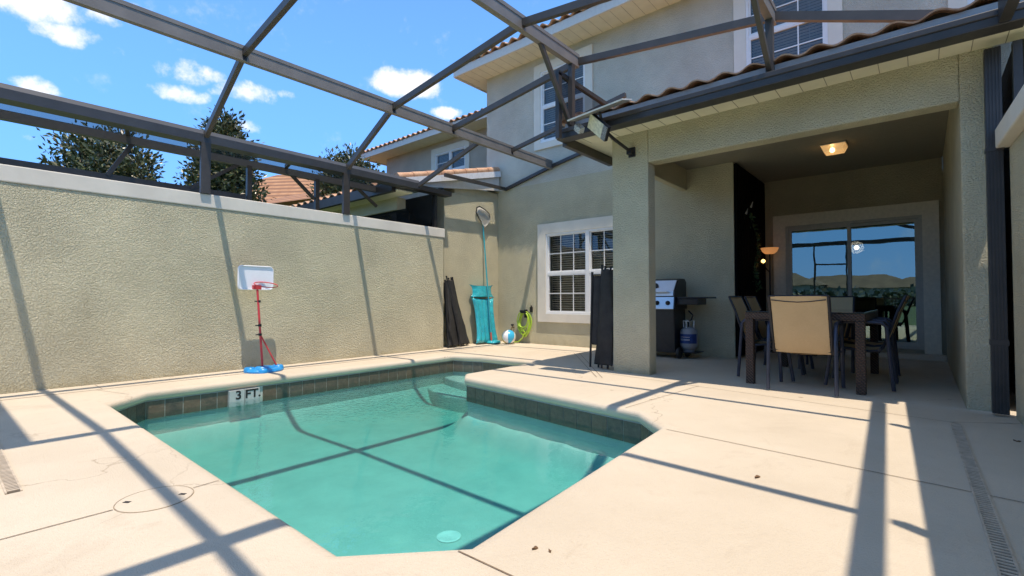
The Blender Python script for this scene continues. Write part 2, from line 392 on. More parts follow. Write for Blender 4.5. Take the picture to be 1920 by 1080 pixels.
# waterline tiles
mb = MB(); gb = MB(); tin = offset(OUT, .022); tg = offset(OUT, .027)
FT = None
for i in range(n):
    j = (i+1) % n; a, b = Vector(tin[i]), Vector(tin[j]); L = (b-a).length; k = max(1, round(L/.153)); d = (b-a)/L; w = L/k
    nn = Vector((d.y, -d.x))
    gb.quad((*tg[i], -.0895), (*tg[j], -.0895), (*tg[j], -.262), (*tg[i], -.262))
    for q in range(k):
        p = a+d*(q*w+.003); r_ = a+d*((q+1)*w-.003)
        if i == 10-1+0 and False: pass
        if i == 9:      # the long left wall: the depth tiles take two places
            mid_y = (p.y+r_.y)/2
            if 1.93 < mid_y < 2.24: FT = (p, r_, nn) if FT is None else (p, FT[1], nn); continue
        rot = [(*p, -.262), (*r_, -.262), (*r_, -.098), (*p, -.098)]; bk = [(v[0]+nn.x*.006, v[1]+nn.y*.006, v[2]) for v in rot]
        m0 = len(mb.v); mb.v += rot+bk
        for fq in ((0, 1, 2, 3), (0, 4, 5, 1), (1, 5, 6, 2), (2, 6, 7, 3), (3, 7, 4, 0)): mb.f.append(tuple(m0+z for z in fq)); mb.mi.append(0)
mb.build('waterline_tile_band', M_TILE, shell); gb.build('grout_band', M_GROUT, shell)
# depth marker: white tiles with black writing
M_WT = plain('white_tile', (.42, .44, .42), .3, var=.03)
fx = -5.52
mk = MB()
for y0 in (1.94, 2.095): mk.box(-5.568, -5.520, y0+.002, y0+.15, -.262, -.098)
o = mk.build('depth_marker', M_WT, shell)
def text(txt, size, mat, parent, mw, name='lettering', ext=.002):
    c = bpy.data.curves.new(name, 'FONT'); c.body = txt; c.size = size; c.extrude = ext; c.offset = size*.022; c.align_x = 'CENTER'; c.align_y = 'CENTER'
    to = bpy.data.objects.new(name, c); COL.objects.link(to); dg = bpy.context.evaluated_depsgraph_get()
    me_ = bpy.data.meshes.new_from_object(to.evaluated_get(dg)); COL.objects.unlink(to); bpy.data.objects.remove(to)
    me_.transform(mw); me_.materials.clear(); me_.materials.append(mat)
    t_ = bpy.data.objects.new(name, me_); COL.objects.link(t_); t_.parent = parent; return t_
RX = Matrix(((0, 0, 1, 0), (1, 0, 0, 0), (0, 1, 0, 0), (0, 0, 0, 1)))   # text facing +X, reading along +Y
text('3', .125, M_BLK, o, Matrix.Translation((-5.519, 2.03, -.152)) @ RX)
text('FT.', .125, M_BLK, o, Matrix.Translation((-5.519, 2.175, -.152)) @ RX)
# water body
mb = MB(); wp = offset(OUT, .0345); zz = -.21
mb.poly([(x, y, zz) for x, y in wp]); mb.poly([(x, y, FLOOR-.05) for x, y in wp][::-1])
for i in range(n): j = (i+1) % n; mb.quad((*wp[i], zz), (*wp[j], zz), (*wp[j], FLOOR-.05), (*wp[i], FLOOR-.05))
struct(mb.build('pool_water', M_WATER))
# pool floor drain cover, jet
mb = MB().lathe([(.076, 0), (.076, .004), (.066, .007), (.062, .005), (.0, .008)], (-2.27, 2.06, FLOOR+.002), 28)
mb.build('drain_cover', plain('drain_white', (.8, .82, .8), .5), shell, smooth=True)


# deck joints and dark lines, drains, skimmer lid
mb = MB()
def joint(a, b, w=.006, z=.003):
    a, b = Vector((*a, z)), Vector((*b, z)); d = (b-a).normalized(); s_ = Vector((-d.y, d.x, 0))*w/2
    mb.quad(a-s_, b-s_, b+s_, a+s_)
M_JOINT = plain('joint_dirt_and_line', (.20, .14, .09), .95, var=.3, scale=30)
joint((-6.02, -2), (-6.02, 7.3), .012); joint((-2.50, -2), (-2.535, .46), .006); joint((-2.55, .75), (-2.56, .86), .005)
joint((-1.22, 1.15), (.62, 1.19), .006); joint((-1.30, 3.10), (.62, 2.93), .006); joint((-1.80, 3.5), (-1.70, 4.85), .004)
joint((-2.9, 5.0), (.13, 4.55), .006); joint((-5.9, 6.55), (-3.2, 6.5), .006); joint((-6.4, 1.0), (-6.02, 1.0), .004); joint((-5.5, 1.1), (-6.02, .95), .004)
joint((-6.4, 4.4), (-6.02, 4.45), .005); joint((.13, 4.55), (.5, 4.8), .006)
joint((-4.2, 6.6), (-2.67, 4.66), .007); joint((-4.27, 6.55), (-2.74, 4.66), .007)  # two dark diagonal lines across the deck
struct(mb.build('deck_joint_and_line', M_JOINT))
M_DRAIN = plain('drain_grate', (.50, .41, .31), .7, var=.2)
def drain(name, label, x0, y0, x1, y1):
    a, b = Vector((x0, y0, 0)), Vector((x1, y1, 0)); L = (b-a).length; rz = math.atan2(b.y-a.y, b.x-a.x)
    t = thing(name, label, 'drain', a, rz, 'slotted deck drains')
    g_ = MB(); k = int(L/.026)
    for i in range(k): g_.box(i*.026, i*.026+.014, -.021, .021, .001, .005)
    g_.box(0, L, -.028, -.021, .001, .006); g_.box(0, L, .021, .028, .001, .006); g_.build('grate', M_DRAIN, t)
    MB().box(0, L, -.0208, .0208, .0008, .002).build('channel', plain('drain_dark', (.10, .075, .05), .9), t)
    return t
drain('channel_drain', 'long slotted drain strip in the shaded deck beside the right wall', .16, 4.53, .25, -1.9)
drain('channel_drain', 'short slotted drain strip ending at the far left edge of the deck', -5.9, .175, -3.10, .215)
t = thing('skimmer_lid', 'round cream skimmer lid set flush in the deck beside the pool', 'lid', (-2.54, .605, 0))
MB().tube([(.139*math.cos(k*math.pi/24), .139*math.sin(k*math.pi/24), .0015) for k in range(48)], .0017, 5, close=True).build('rim', plain('rim_dirt', (.34, .26, .18), .9), t)
MB().lathe([(.136, .001), (.136, .0022), (.134, .003)], (0, 0, 0), 40).build('cover', M_DECK, t)
for a in (-.09, .09): MB().box(-.014, .014, -.008, .008, .003, .0042, Matrix.Rotation(.6, 3, 'Z'), (a*.45, a, 0)).build('finger_hole', M_BLK, t)
# leaf litter bits on the deck
random.seed(5)
M_LEAF = plain('dry_leaf', (.16, .085, .04), .8, var=.3)
for i, (x, y, sz) in enumerate([(-1.03, 1.08, .022), (-.62, 2.55, .02), (-1.5, .6, .012), (-.98, 1.35, .009), (-1.03, 1.33, .012), (.42, 4.2, .02), (-.5, 1.45, .014)]):
    b = MB(); pts = [(math.cos(a)*sz*(1+.4*math.sin(3*a)), math.sin(a)*sz*.45, .006+.004*math.sin(2*a)) for a in [k*math.pi/5 for k in range(10)]]
    b.poly(pts); b.poly([(p[0]*.9, p[1]*.9, p[2]-.004) for p in pts])
    for k in range(10): b.quad(pts[k], pts[(k+1) % 10], (pts[(k+1) % 10][0]*.9, pts[(k+1) % 10][1]*.9, pts[(k+1) % 10][2]-.004), (pts[k][0]*.9, pts[k][1]*.9, pts[k][2]-.004))
    o = b.build('dry_leaf', M_LEAF); o.location = (x, y, 0); o.rotation_euler = (0, 0, random.random()*6)
    tag(o, ['curled brown leaf on the deck below the near pool corner', 'brown leaf on the sunlit deck right of the pool', 'tiny brown crumb on the deck edge left of the near pool corner',
            'tiny dark speck on the deck right of the near pool corner', 'small dark speck just right of the near pool corner', 'pale leaf scrap on the shaded deck near the right downpipe', 'small brown leaf on deck by the bottom edge joint'][i], 'leaf', 'litter on the deck')

# ground beyond
M_GRASS = plain('lawn_grass', (.075, .11, .03), .9, var=.3, scale=1.2)
MB().box(-900, 900, -900, 900, -1.6, -1.3).build('ground', M_GRASS); struct(bpy.data.objects['ground'])
gm = MB()
for x0, x1, y0, y1 in ((-60, -6.6, -60, 60), (.75, 60, -60, 60), (-6.6, .75, -60, -2.2), (-6.6, .75, 9.35, 60)): gm.quad((x0, y0, -.06), (x1, y0, -.06), (x1, y1, -.06), (x0, y1, -.06))
struct(gm.build('lawn', M_GRASS))

# ------------------------------------------------------------------ walls
def wall_thing(name, label, x0, x1, y0, y1, zt, cx0, cx1, ztop, rz=0, pivot=None):
    t = thing(name, label, 'wall', pivot or ((x0+x1)/2, y0, 0))
    a = Matrix.Translation(-t.location)
    def P(b, nm, mt, bev):
        b.v = [tuple(Vector(v)-t.location) for v in b.v]; return b.build(nm, mt, t, bevel=bev)
    t.rotation_euler = (0, 0, rz)
    P(MB().box(x0, x1, y0, y1, -.05, zt), 'wall', M_ST, .012); P(MB().box(cx0, cx1, y0, y1+.02, zt, ztop), 'cap', M_CAP, .01)
    return t
wall_thing('garden_wall', 'long olive beige stucco wall with cream cap left of the pool', -6.62, -6.416, -2.3, 5.69, 1.949, -6.66, -6.405, 2.108)
wall_thing('garden_wall', 'stucco wall with cream cap at the right edge, in shade', .50, .70, -2.3, 5.0, 1.965, .428, .74, 2.11, .042, (.48, 5.0, 0))

# house -----------------------------------------------------------------
YR, YP, YB = 7.415, 5.18, 9.1
house = thing('townhouse', 'two storey pale stucco townhouse with covered patio behind the pool', 'house', (-3, YR, 0))
def HP(b, nm, mt, parent=None, **k):
    b.v = [tuple(Vector(v)-house.location) for v in b.v]
    return b.build(nm, mt, parent or house, **k)
class Wn: pass
def window(parent, origin, x0, x1, z0, z1, y, cols=3, halves=1, trim=.19, blind=True, mats=None, zclip=None):
    """window in a wall facing -Y; parts join `parent`, whose origin is given"""
    O = Vector(origin)
    def B(b, nm, mt, p, **k):
        b.v = [tuple(Vector(v)-O) for v in b.v]; return b.build(nm, mt, p, **k)
    tb = MB(); a0, a1, b0, b1 = x0+trim, x1-trim, z0+trim*.8, z1-trim
    tb.box(x0, x1, y-.035, y+.01, b1, z1); tb.box(x0, x1, y-.035, y+.01, z0, b0); tb.box(x0, a0, y-.035, y+.01, b0, b1); tb.box(a1, x1, y-.035, y+.01, b0, b1)
    w = B(tb, 'window', M_TRIM, parent)
    f = MB(); fw = .035
    f.box(a0, a1, y-.02, y+.06, b1-fw, b1); f.box(a0, a1, y-.028, y+.06, b0, b0+fw); f.box(a0, a0+fw, y-.02, y+.06, b0+fw, b1-fw); f.box(a1-fw, a1, y-.02, y+.06, b0+fw, b1-fw)
    span = (a1-a0)/halves; zm = (b0+b1)/2
    mu = f; gl = MB(); bl = MB()
    for h in range(halves):
        s0 = a0+h*span+fw; s1 = a0+(h+1)*span-fw
        if h: f.box(s0-2*fw, s0, y-.018, y+.06, b0+fw, b1-fw)
        f.box(s0, s1, y-.014, y+.05, zm-.024, zm+.024)
        for (q0, q1, yy) in ((b0+fw, zm-.024, y+.004), (zm+.024, b1-fw, y+.016)):
            f.box(s0, s1, yy-.012, yy+.03, q0, q0+.025); f.box(s0, s1, yy-.012, yy+.03, q1-.02, q1); f.box(s0, s0+.025, yy-.012, yy+.03, q0+.025, q1-.02); f.box(s1-.025, s1, yy-.012, yy+.03, q0+.025, q1-.02)
            for k in range(1, cols): xx = s0+(s1-s0)*k/cols; mu.box(xx-.008, xx+.008, yy+.0, yy+.010, q0+.025, q1-.02)
            mu.box(s0+.025, s1-.025, yy+.001, yy+.009, (q0+q1)/2-.008, (q0+q1)/2+.008)
            gl.quad((s0+.02, yy+.014, q0+.02), (s1-.02, yy+.014, q0+.02), (s1-.02, yy+.014, q1-.015), (s0+.02, yy+.014, q1-.015))
        if blind:
            zb = b0+fw+.03; k = int((b1-b0-2*fw)/.042); rot = Matrix.Rotation(R(-28), 3, 'X')
            for i in range(k): bl.box(s0+.02, s1-.02, -.019, .019, -.0012, .0012, rot, (0, y+.10, zb+i*.042))
            for q in (.2, .8): xx = s0+(s1-s0)*q; bl.box(xx-.002, xx+.002, y+.078, y+.08, zb, b1-fw)
    B(f, 'frame', M_VINYL, w); B(gl, 'pane', M_GLASS, w)
    if blind: B(bl, 'blind', M_BLIND, w)
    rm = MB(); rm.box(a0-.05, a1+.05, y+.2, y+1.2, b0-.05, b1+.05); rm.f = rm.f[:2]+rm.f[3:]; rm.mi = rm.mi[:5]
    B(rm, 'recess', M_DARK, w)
    return (a0, a1, b0, b1)
def wall_xz(b, x0, x1, z0, z1, y, thick, holes):
    """wall facing -Y with rectangular holes, built as a grid of boxes"""
    xs = sorted({x0, x1, *[h[0] for h in holes], *[h[1] for h in holes]}); zs = sorted({z0, z1, *[h[2] for h in holes], *[h[3] for h in holes]})
    def solid(i, j):
        if not (0 <= i < len(xs)-1 and 0 <= j < len(zs)-1): return False
        cx, cz = (xs[i]+xs[i+1])/2, (zs[j]+zs[j+1])/2
        return not any(h[0] < cx < h[1] and h[2] < cz < h[3] for h in holes)
    for i in range(len(xs)-1):
        for j in range(len(zs)-1):
            if not solid(i, j): continue
            a, c, d, e = xs[i], xs[i+1], zs[j], zs[j+1]
            for yy in (y, y+thick): b.quad((a, yy, d), (c, yy, d), (c, yy, e), (a, yy, e))
            if not solid(i-1, j): b.quad((a, y, d), (a, y+thick, d), (a, y+thick, e), (a, y, e))
            if not solid(i+1, j): b.quad((c, y, d), (c, y+thick, d), (c, y+thick, e), (c, y, e))
            if not solid(i, j-1): b.quad((a, y, d), (c, y, d), (c, y+thick, d), (a, y+thick, d))
            if not solid(i, j+1): b.quad((a, y, e), (c, y, e), (c, y+thick, e), (a, y+thick, e))
wins = [(-5.63, -3.42, .432, 2.295, 3, 2, .19), (-5.71, -4.40, 3.745, 5.40, 3, 1, .15), (-2.03, -.72, 3.85, 5.40, 3, 1, .16), (.28, 1.5, 3.85, 5.40, 3, 1, .16)]
holes = []
for x0, x1, z0, z1, c, h, tr in wins: holes.append(window(house, house.location, x0, x1, z0, z1, YR, c, h, tr))
b = MB(); wall_xz(b, -7.0, -2.07, -.05, 3.10, YR, .2, [holes[0]]); HP(b, 'wall', M_ST)
b = MB(); wall_xz(b, -7.0, 4.0, 3.10, 5.55, YR, .2, holes[1:]); b.quad((-7.0, YR, 3.10), (-7.0, 16, 3.10), (-7.0, 16, 5.55), (-7.0, YR, 5.55)); b.quad((-7.0, YR, -.05), (-7.0, 16, -.05), (-7.0, 16, 3.10), (-7.0, YR, 3.10))
HP(b, 'wall', M_ST2)
# stucco return at the left corner, the neighbour-side pier
b = MB().box(-7.0, -6.68, 5.93, YR-.002, -.05, 2.86); b.box(-7.0, -6.69, 6.2, YR-.002, 2.86, 3.05)
HP(b, 'pier', M_ST)
# eave of the main roof
b = MB(); b.box(-7.42, 4.5, 6.90, YR+.1, 5.55, 5.58); b.box(-7.42, -6.98, YR+.1, 16.4, 5.55, 5.58); b.cur = 1
for k in range(60): b.box(-7.40+k*.2, -7.396+k*.2, 6.93, YR-.002, 5.548, 5.5505)
M_GRV = plain('groove_shadow', (.30, .26, .19), .9)
HP(b, 'soffit', [M_SOFF, M_GRV])
b = MB(); b.box(-7.45, 4.5, 6.86, 6.90, 5.53, 5.70); b.box(-7.46, -7.42, 6.90, 16.4, 5.53, 5.70); HP(b, 'fascia', M_FASC, bevel=.008)
def tile_sheet(mb, origin, along, upv, L, D, period=.235, amp=.045, lap=.34, thick=.02, nseg=8, wobble=.0):
    """barrel tiles: L along the eave, D up the slope"""
    o = Vector(origin); a = Vector(along).normalized(); u = Vector(upv).normalized(); nrm = a.cross(u).normalized()
    if nrm.z < 0: nrm = -nrm
    rows = max(1, int(D/lap)); cols = int(L/period)
    for r in range(rows):
        pts0, pts1 = [], []
        for c in range(cols*nseg+1):
            t_ = c/nseg; ph = (t_ % 1.0)
            h = amp*(math.sin(math.pi*ph/.62) if ph < .62 else -.45*math.sin(math.pi*(ph-.62)/.38))
            jit = wobble*noise.noise((int(t_)*3.1, r*7.7, 0))
            pts0.append(o+a*(t_*period)+u*(r*lap+jit)+nrm*(h+.028)); pts1.append(o+a*(t_*period)+u*((r+1)*lap+.03)+nrm*(h+.004))
        for c in range(cols*nseg):
            mb.quad(pts0[c], pts0[c+1], pts1[c+1], pts1[c])
            d0 = nrm*thick; mb.quad(pts0[c]-d0, pts0[c+1]-d0, pts0[c+1], pts0[c]); mb.quad(pts0[c]-d0, pts0[c+1]-d0, pts1[c+1]-d0, pts1[c]-d0)
b = MB(); sl = .33
tile_sheet(b, (-7.5, 6.82, 5.70), (1, 0, 0), (0, 1, sl), 12.0, 6.0)
HP(b, 'roof', M_CLAY, smooth=False)
b = MB(); b.quad((-7.45, 6.86, 5.69), (4.5, 6.86, 5.69), (4.5, 12, 7.4), (-7.45, 12, 7.4)); b.poly([(-7.45, 6.86, 5.69), (-7.45, 12, 7.4), (-7.45, 16.4, 5.69)]); HP(b, 'roof_deck', M_FASC)

# patio ------------------------------------------------------------------
b = MB()
b.box(-2.82, -2.362, YP, YP+.19, -.05, 2.88); b.box(-2.362, .25, YP, YP+.19, 2.425, 2.88); b.box(.25, .45, YP, YB, -.05, 2.88)
b.box(-2.85, -2.745, YP+.19, YR-.002, 2.54, 2.88)
HP(b, 'patio_wall', M_ST, bevel=.012)
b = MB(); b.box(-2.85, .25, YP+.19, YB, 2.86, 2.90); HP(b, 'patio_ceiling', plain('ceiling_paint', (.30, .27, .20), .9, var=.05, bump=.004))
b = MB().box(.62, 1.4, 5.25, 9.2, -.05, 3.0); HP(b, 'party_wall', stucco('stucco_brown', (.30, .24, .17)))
# back wall of patio with door opening, and the return wall
DX0, DX1, DZ0, DZ1 = -1.72, .015, .13, 2.07
b = MB(); wall_xz(b, -2.07, .25, -.05, 2.86, YB, .15, [(DX0, DX1, DZ0, DZ1)]); b.box(-2.25, -2.072, YR+.2, YB+.1, -.05, 2.86); HP(b, 'back_wall', stucco('stucco_back_shade', (.50, .44, .31)))  # stucco darkened in its colour to stand for the deep patio's shade
b = MB(); b.box(-2.07, .25, YB-.18, YB-.001, -.02, .075); HP(b, 'door_step', M_DECK, bevel=.01)
# patio roof
b = MB(); b.box(-3.2, .78, 4.80, YP, 2.80, 2.82); b.box(-3.2, -2.85, YP, YR, 2.80, 2.82); b.cur = 1
for k in range(20): x = -3.1+k*.19; b.box(x, x+.005, 4.82, YP-.003, 2.7975, 2.8005)
HP(b, 'patio_soffit', [M_SOFF, M_GRV])
b = MB(); b.box(-3.22, .78, 4.775, 4.80, 2.79, 2.955); b.box(-3.24, -3.22, 4.80, YR, 2.79, 2.955); HP(b, 'patio_fascia', plain('grey_fascia', (.34, .33, .32), .55))
b = MB(); tile_sheet(b, (-3.27, 4.745, 2.955), (1, 0, 0), (0, 1, .30), 4.10, 2.75, period=.255, amp=.030, thick=.013, wobble=.03)
HP(b, 'patio_roof', M_CLAY)
b = MB(); b.quad((-3.2, 4.8, 2.966), (.78, 4.8, 2.966), (.78, YR, 3.73), (-3.2, YR, 3.73)); b.poly([(-3.2, 4.8, 2.966), (-3.2, YR, 3.73), (-3.2, YR, 2.82), (-3.2, 4.8, 2.82)]); HP(b, 'roof_deck', M_FASC)
b = MB()
for k in range(9): y = 4.8+k*.30; z = 2.985+(y-4.8)*.30; b.tube([(-3.22, y-.03, z+.03), (-3.22, y+.33, z+.11)], [.085, .07], 10)
HP(b, 'rake_tile', M_CLAY, smooth=True)
# sliding door
door = MB(); y = YB-.03; tr = .185
door.box(DX0-tr, DX1+tr, y-.01, YB+.005, DZ1, DZ1+tr); door.box(DX0-tr, DX0, y-.01, YB+.005, .076, DZ1); door.box(DX1, DX1+tr, y-.01, YB+.005, .076, DZ1)
dr = HP(door, 'sliding_door', plain('door_trim', (.68, .63, .51), .85))
f = MB(); xm = -.86
f.box(DX0, DX1, YB-.02, YB+.09, DZ1-.04, DZ1); f.box(DX0, DX1, YB-.02, YB+.09, DZ0, DZ0+.035); f.box(DX0, DX0+.04, YB-.02, YB+.09, DZ0+.035, DZ1-.04); f.box(DX1-.04, DX1, YB-.02, YB+.09, DZ0+.035, DZ1-.04)
M_DF = plain('door_frame_taupe', (.42, .40, .34), .5)
HP(f, 'frame', M_DF, dr)
for s0, s1, yy in ((DX0+.04, xm+.03, YB+.01), (xm-.03, DX1-.04, YB+.045)):
    f = MB(); q0, q1 = DZ0+.035, DZ1-.04; f.box(s0, s1, yy-.015, yy+.015, q0, q0+.06); f.box(s0, s1, yy-.015, yy+.015, q1-.045, q1); f.box(s0, s0+.045, yy-.015, yy+.015, q0+.06, q1-.045); f.box(s1-.045, s1, yy-.015, yy+.015, q0+.06, q1-.045)
    HP(f, 'door_sash', M_DF, dr)
    g_ = MB(); g_.quad((s0+.04, yy, q0+.05), (s1-.04, yy, q0+.05), (s1-.04, yy, q1-.04), (s0+.04, yy, q1-.04)); HP(g_, 'pane', M_DOORG, dr)
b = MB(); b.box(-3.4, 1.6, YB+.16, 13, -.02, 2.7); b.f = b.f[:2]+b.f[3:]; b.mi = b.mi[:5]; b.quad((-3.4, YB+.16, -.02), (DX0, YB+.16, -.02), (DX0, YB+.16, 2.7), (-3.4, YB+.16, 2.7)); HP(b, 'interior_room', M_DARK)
MB_in = MB(); HP(MB_in.box(-.12, .0, YB+.3, YB+.34, .05, 2.05), 'curtain', M_BLK)
# chandelier seen through the door
t = thing('chandelier', 'round sparkling crystal chandelier seen through the sliding door glass', 'chandelier', (-.90, 10.8, 1.80))
rd_c = random.Random(3); b = MB()
for i in range(150):
    th = math.acos(1-2*(i+.5)/150); ph = i*2.39996; r_ = .115; c = Vector((math.sin(th)*math.cos(ph), math.sin(th)*math.sin(ph), math.cos(th)))*r_
    b.lathe([(.0005, -.008), (.0055, 0), (.0005, .008)], c*rd_c.uniform(.75, 1.05), 5)
b.build('crystal', emit('crystal_lit', (1, .95, .85), .9), t)
b = MB().tube([(0, 0, .1), (0, 0, .9)], .008, 6); b.lathe([(.05, .88), (.05, .9)], seg=12); b.build('stem', M_BLK, t)
b = MB().lathe([(.02, -.04), (.045, 0), (.02, .04)], seg=10); b.build('bulb', emit('bulb_lit', (1, .9, .7), 4), t, smooth=True)
# gutter / super gutter and downpipe belong to the enclosure

# ------------------------------------------------------------------ pool enclosure
cage = thing('pool_enclosure', 'bronze aluminium pool cage frame arching over the deck and pool', 'enclosure', (-6.4, 2, 0))
def CP(b, nm, mt=M_BRZ, **k):
    b.v = [tuple(Vector(v)-cage.location) for v in b.v]; return b.build(nm, mt, cage, **k)
XA, XB, XC = -5.3, -3.1, -1.0
PROF = [(-6.40, 2.79), (XA, 3.40), (XB, 3.70), (XC, 3.44), (.52, 2.86)]
def beam(x, z, y0, y1, w=.05, h=.15):
    b = MB(); b.box(x-w/2, x+w/2, y0, y1, z-h/2, z+h/2); b.box(x-w/2-.006, x+w/2+.006, y0, y1, z+h/2-.035, z+h/2+.004); b.box(x-w/2-.006, x+w/2+.006, y0, y1, z-h/2-.004, z-h/2+.018)
    CP(b, 'roof_beam', M_BEAM)
beam(XA, 3.395, -1.75, 7.38); beam(XB, 3.70, -1.75, 4.86, h=.15); beam(XC, 3.43, -1.75, 4.86, h=.15)
for y in (-1.75, .10, 1.96, 3.80):
    for (xa, za), (xb, zb) in zip(PROF, PROF[1:-1]+[(.455+.0445*(4.6-y), 2.82)]):
        CP(MB().bar((xa, y, za), (xb, y, zb), .05, .075), 'purlin')
CP(MB().bar((XA, -.30, 3.36), (XB, -.30, 3.66), .17, .04), 'rail')  # unseen bar added to cast the shadow band on the left deck
y = 4.86
for (xa, za), (xb, zb) in list(zip(PROF, PROF[1:]))[1:]: CP(MB().bar((xa, y, za), (xb, y, zb), .05, .075), 'purlin')
for y in (-1.75, .10, 1.96, 3.80, 4.86, 6.21): CP(MB().box(XA-.034, XA+.034, y-.018, y+.018, 3.325, 3.385), 'clip', M_BLK)
CP(MB().bar((-6.40, 5.10, 2.76), (XA, 5.46, 3.37), .05, .06), 'purlin')
CP(MB().bar((XA, 6.21, 3.39), (-3.16, 6.21, 3.76), .05, .06), 'purlin')
CP(MB().bar((-6.46, 5.75, 3.085), (-6.46, 7.39, 3.115), .05, .06), 'rail')
b = MB()
for a, c in (((-6.46, 3.10), (XA, 3.37)), ((XA, 3.37), (-4.5, 3.52)), ((-4.5, 3.52), (-3.16, 3.80))): b.bar((a[0], 7.385, a[1]), (c[0], 7.385, c[1]), .055, .055)
CP(b, 'wall_channel', M_BRZD)
# left eave: box gutter with sloping lip
b = MB(); pr = [(-6.375, 2.705), (-6.375, 2.80), (-6.43, 2.86), (-6.56, 2.875), (-6.56, 2.705)]
for i in range(5): j = (i+1) % 5; b.quad((pr[i][0], -1.8, pr[i][1]), (pr[j][0], -1.8, pr[j][1]), (pr[j][0], 5.14, pr[j][1]), (pr[i][0], 5.14, pr[i][1]))
b.poly([(x, 5.14, z) for x, z in pr]); b.poly([(x, -1.8, z) for x, z in pr]); CP(b, 'eave_gutter', plain('eave_aluminium', (.06, .062, .066), .4, .3, var=.12, scale=5))
for y in (-1.75, .10, 1.96, 3.78): CP(MB().box(-6.425, -6.375, y-.05, y+.05, 2.108, 2.705), 'post')
# front super gutter along patio
b = MB(); b.box(-3.24, .56, 4.62, 4.772, 2.725, 2.815); b.box(-3.24, .56, 4.608, 4.64, 2.79, 2.838); CP(b, 'gutter_beam', M_BRZD, bevel=.006)
b = MB(); b.box(-3.26, -3.20, 4.775, 5.9, 2.69, 2.80); CP(b, 'gutter_beam', M_BRZ)
for x, zt in ((XB, 3.64), (XC, 3.37)):
    b = MB(); b.box(x-.03, x+.03, 4.70, 4.76, 2.82, zt); CP(b, 'post'); CP(MB().bar((x, 4.12, zt+.0), (x, 4.70, 2.90), .04, .05), 'brace')
CP(MB().box(-3.17, -3.12, 4.50, 4.56, 2.70, 3.46), 'post', M_BRZD)
CP(MB().bar((-3.145, 4.50, 3.46), (-3.145, 5.80, 3.43), .05, .05), 'rail', M_BRZD)
b = MB(); b.quad((-3.146, 4.56, 2.90), (-3.146, 5.78, 3.05), (-3.146, 5.78, 3.42), (-3.146, 4.56, 3.44)); CP(b, 'screen_panel', M_SCREEN)
# right eave and posts
CP(MB().bar((.455, 4.60, 2.805), (.74, -1.8, 2.805), .062, .15), 'eave_gutter', M_BRZD)
for y in (-1.75, .10, 1.96, 3.80): CP(MB().box(.50+.044*(4.6-y), .55+.044*(4.6-y), y-.025, y+.025, 2.11, 2.73), 'post', M_BRZD)
CP(MB().box(.53, .58, 4.99, 5.06, 2.11, 2.73), 'post', M_BRZD)
b = MB(); b.box(-6.40, .6, -1.80, -1.75, 2.70, 2.85); CP(b, 'eave_gutter')
for x in (-6.38, -4.6, -2.9, -1.95, .1, .57): CP(MB().box(x-.025, x+.025, -1.80, -1.75, 0 if -6.3 < x < .5 else 2.11, 2.70), 'post')
CP(MB().box(-6.36, .55, -1.795, -1.755, .85, .9), 'rail'); CP(MB().box(-2.88, -1.97, -1.79, -1.76, 2.05, 2.1), 'rail')
# downpipe
dp = thing('downpipe', 'fluted dark bronze downpipe beside the right patio wall', 'downpipe', (.425, 5.03, 0))
b = MB()
b.box(-.045, .045, -.035, .04, .02, 2.72)
for k in range(5): x = -.040+k*.018; b.box(x, x+.008, -.041, -.035, .02, 2.72)
b.build('pipe', M_BRZD, dp)
for z0, z1 in ((.52, .56), (1.95, 1.98)): MB().box(-.05, .05, -.045, .042, z0, z1).build('strap', M_BRZD, dp)

# ------------------------------------------------------------------ neighbour side
nc = thing('neighbour_enclosure', 'neighbouring screen cage frame standing just beyond the left wall', 'enclosure', (-7, 2, 0))
def NP(b, nm, mt=M_BRZ, par=None, O=None, **k):
    O = O or (par or nc).location; b.v = [tuple(Vector(v)-O) for v in b.v]; return b.build(nm, mt, par or nc, **k)
NP(MB().box(-7.12, -7.05, -1.8, 5.0, 2.69, 2.785), 'eave_gutter', plain('neighbour_aluminium', (.12, .115, .11), .45, .2))
b = MB(); b.box(-7.05, -6.56, -1.8, 5.0, 2.78, 2.784); NP(b, 'gutter_pan', mesh_screen('pan_film', (.07, .10, .14), .38))
for y in (1.36, 3.2): NP(MB().bar((-7.05, y, 2.80), (-6.57, y-.12, 2.80), .04, .05), 'rail')
NP(MB().box(-7.10, -7.06, -1.8, 2.66, 2.235, 2.30), 'rail')
for y in (2.70, 3.68): NP(MB().box(-7.10, -7.04, y-.03, y+.03, -.05, 2.71), 'post')
NP(MB().box(-7.10, -7.04, .0, .05, -.05, 2.71), 'post')
for a, c in (((1.18, 2.28), (1.42, 2.73)), ((2.0, 2.28), (2.56, 2.70)), ((3.22, 2.76), (3.64, 2.40)), ((4.3, 2.75), (4.75, 2.45))): NP(MB().bar((-7.07, a[0], a[1]), (-7.07, c[0], c[1]), .035, .045), 'brace')
NP(MB().box(-6.62, -6.56, 5.60, 5.66, 2.108, 2.80), 'post', M_BLK)
NP(MB().box(-7.7, -6.63, 5.62, 5.64, 2.0, 2.75), 'screen_panel', mesh_screen('dark_screen', (.02, .02, .02), .82))
b = MB(); b.box(-6.62, -6.44, 5.15, 5.90, 2.72, 2.80); NP(b, 'flashing', M_BLK)
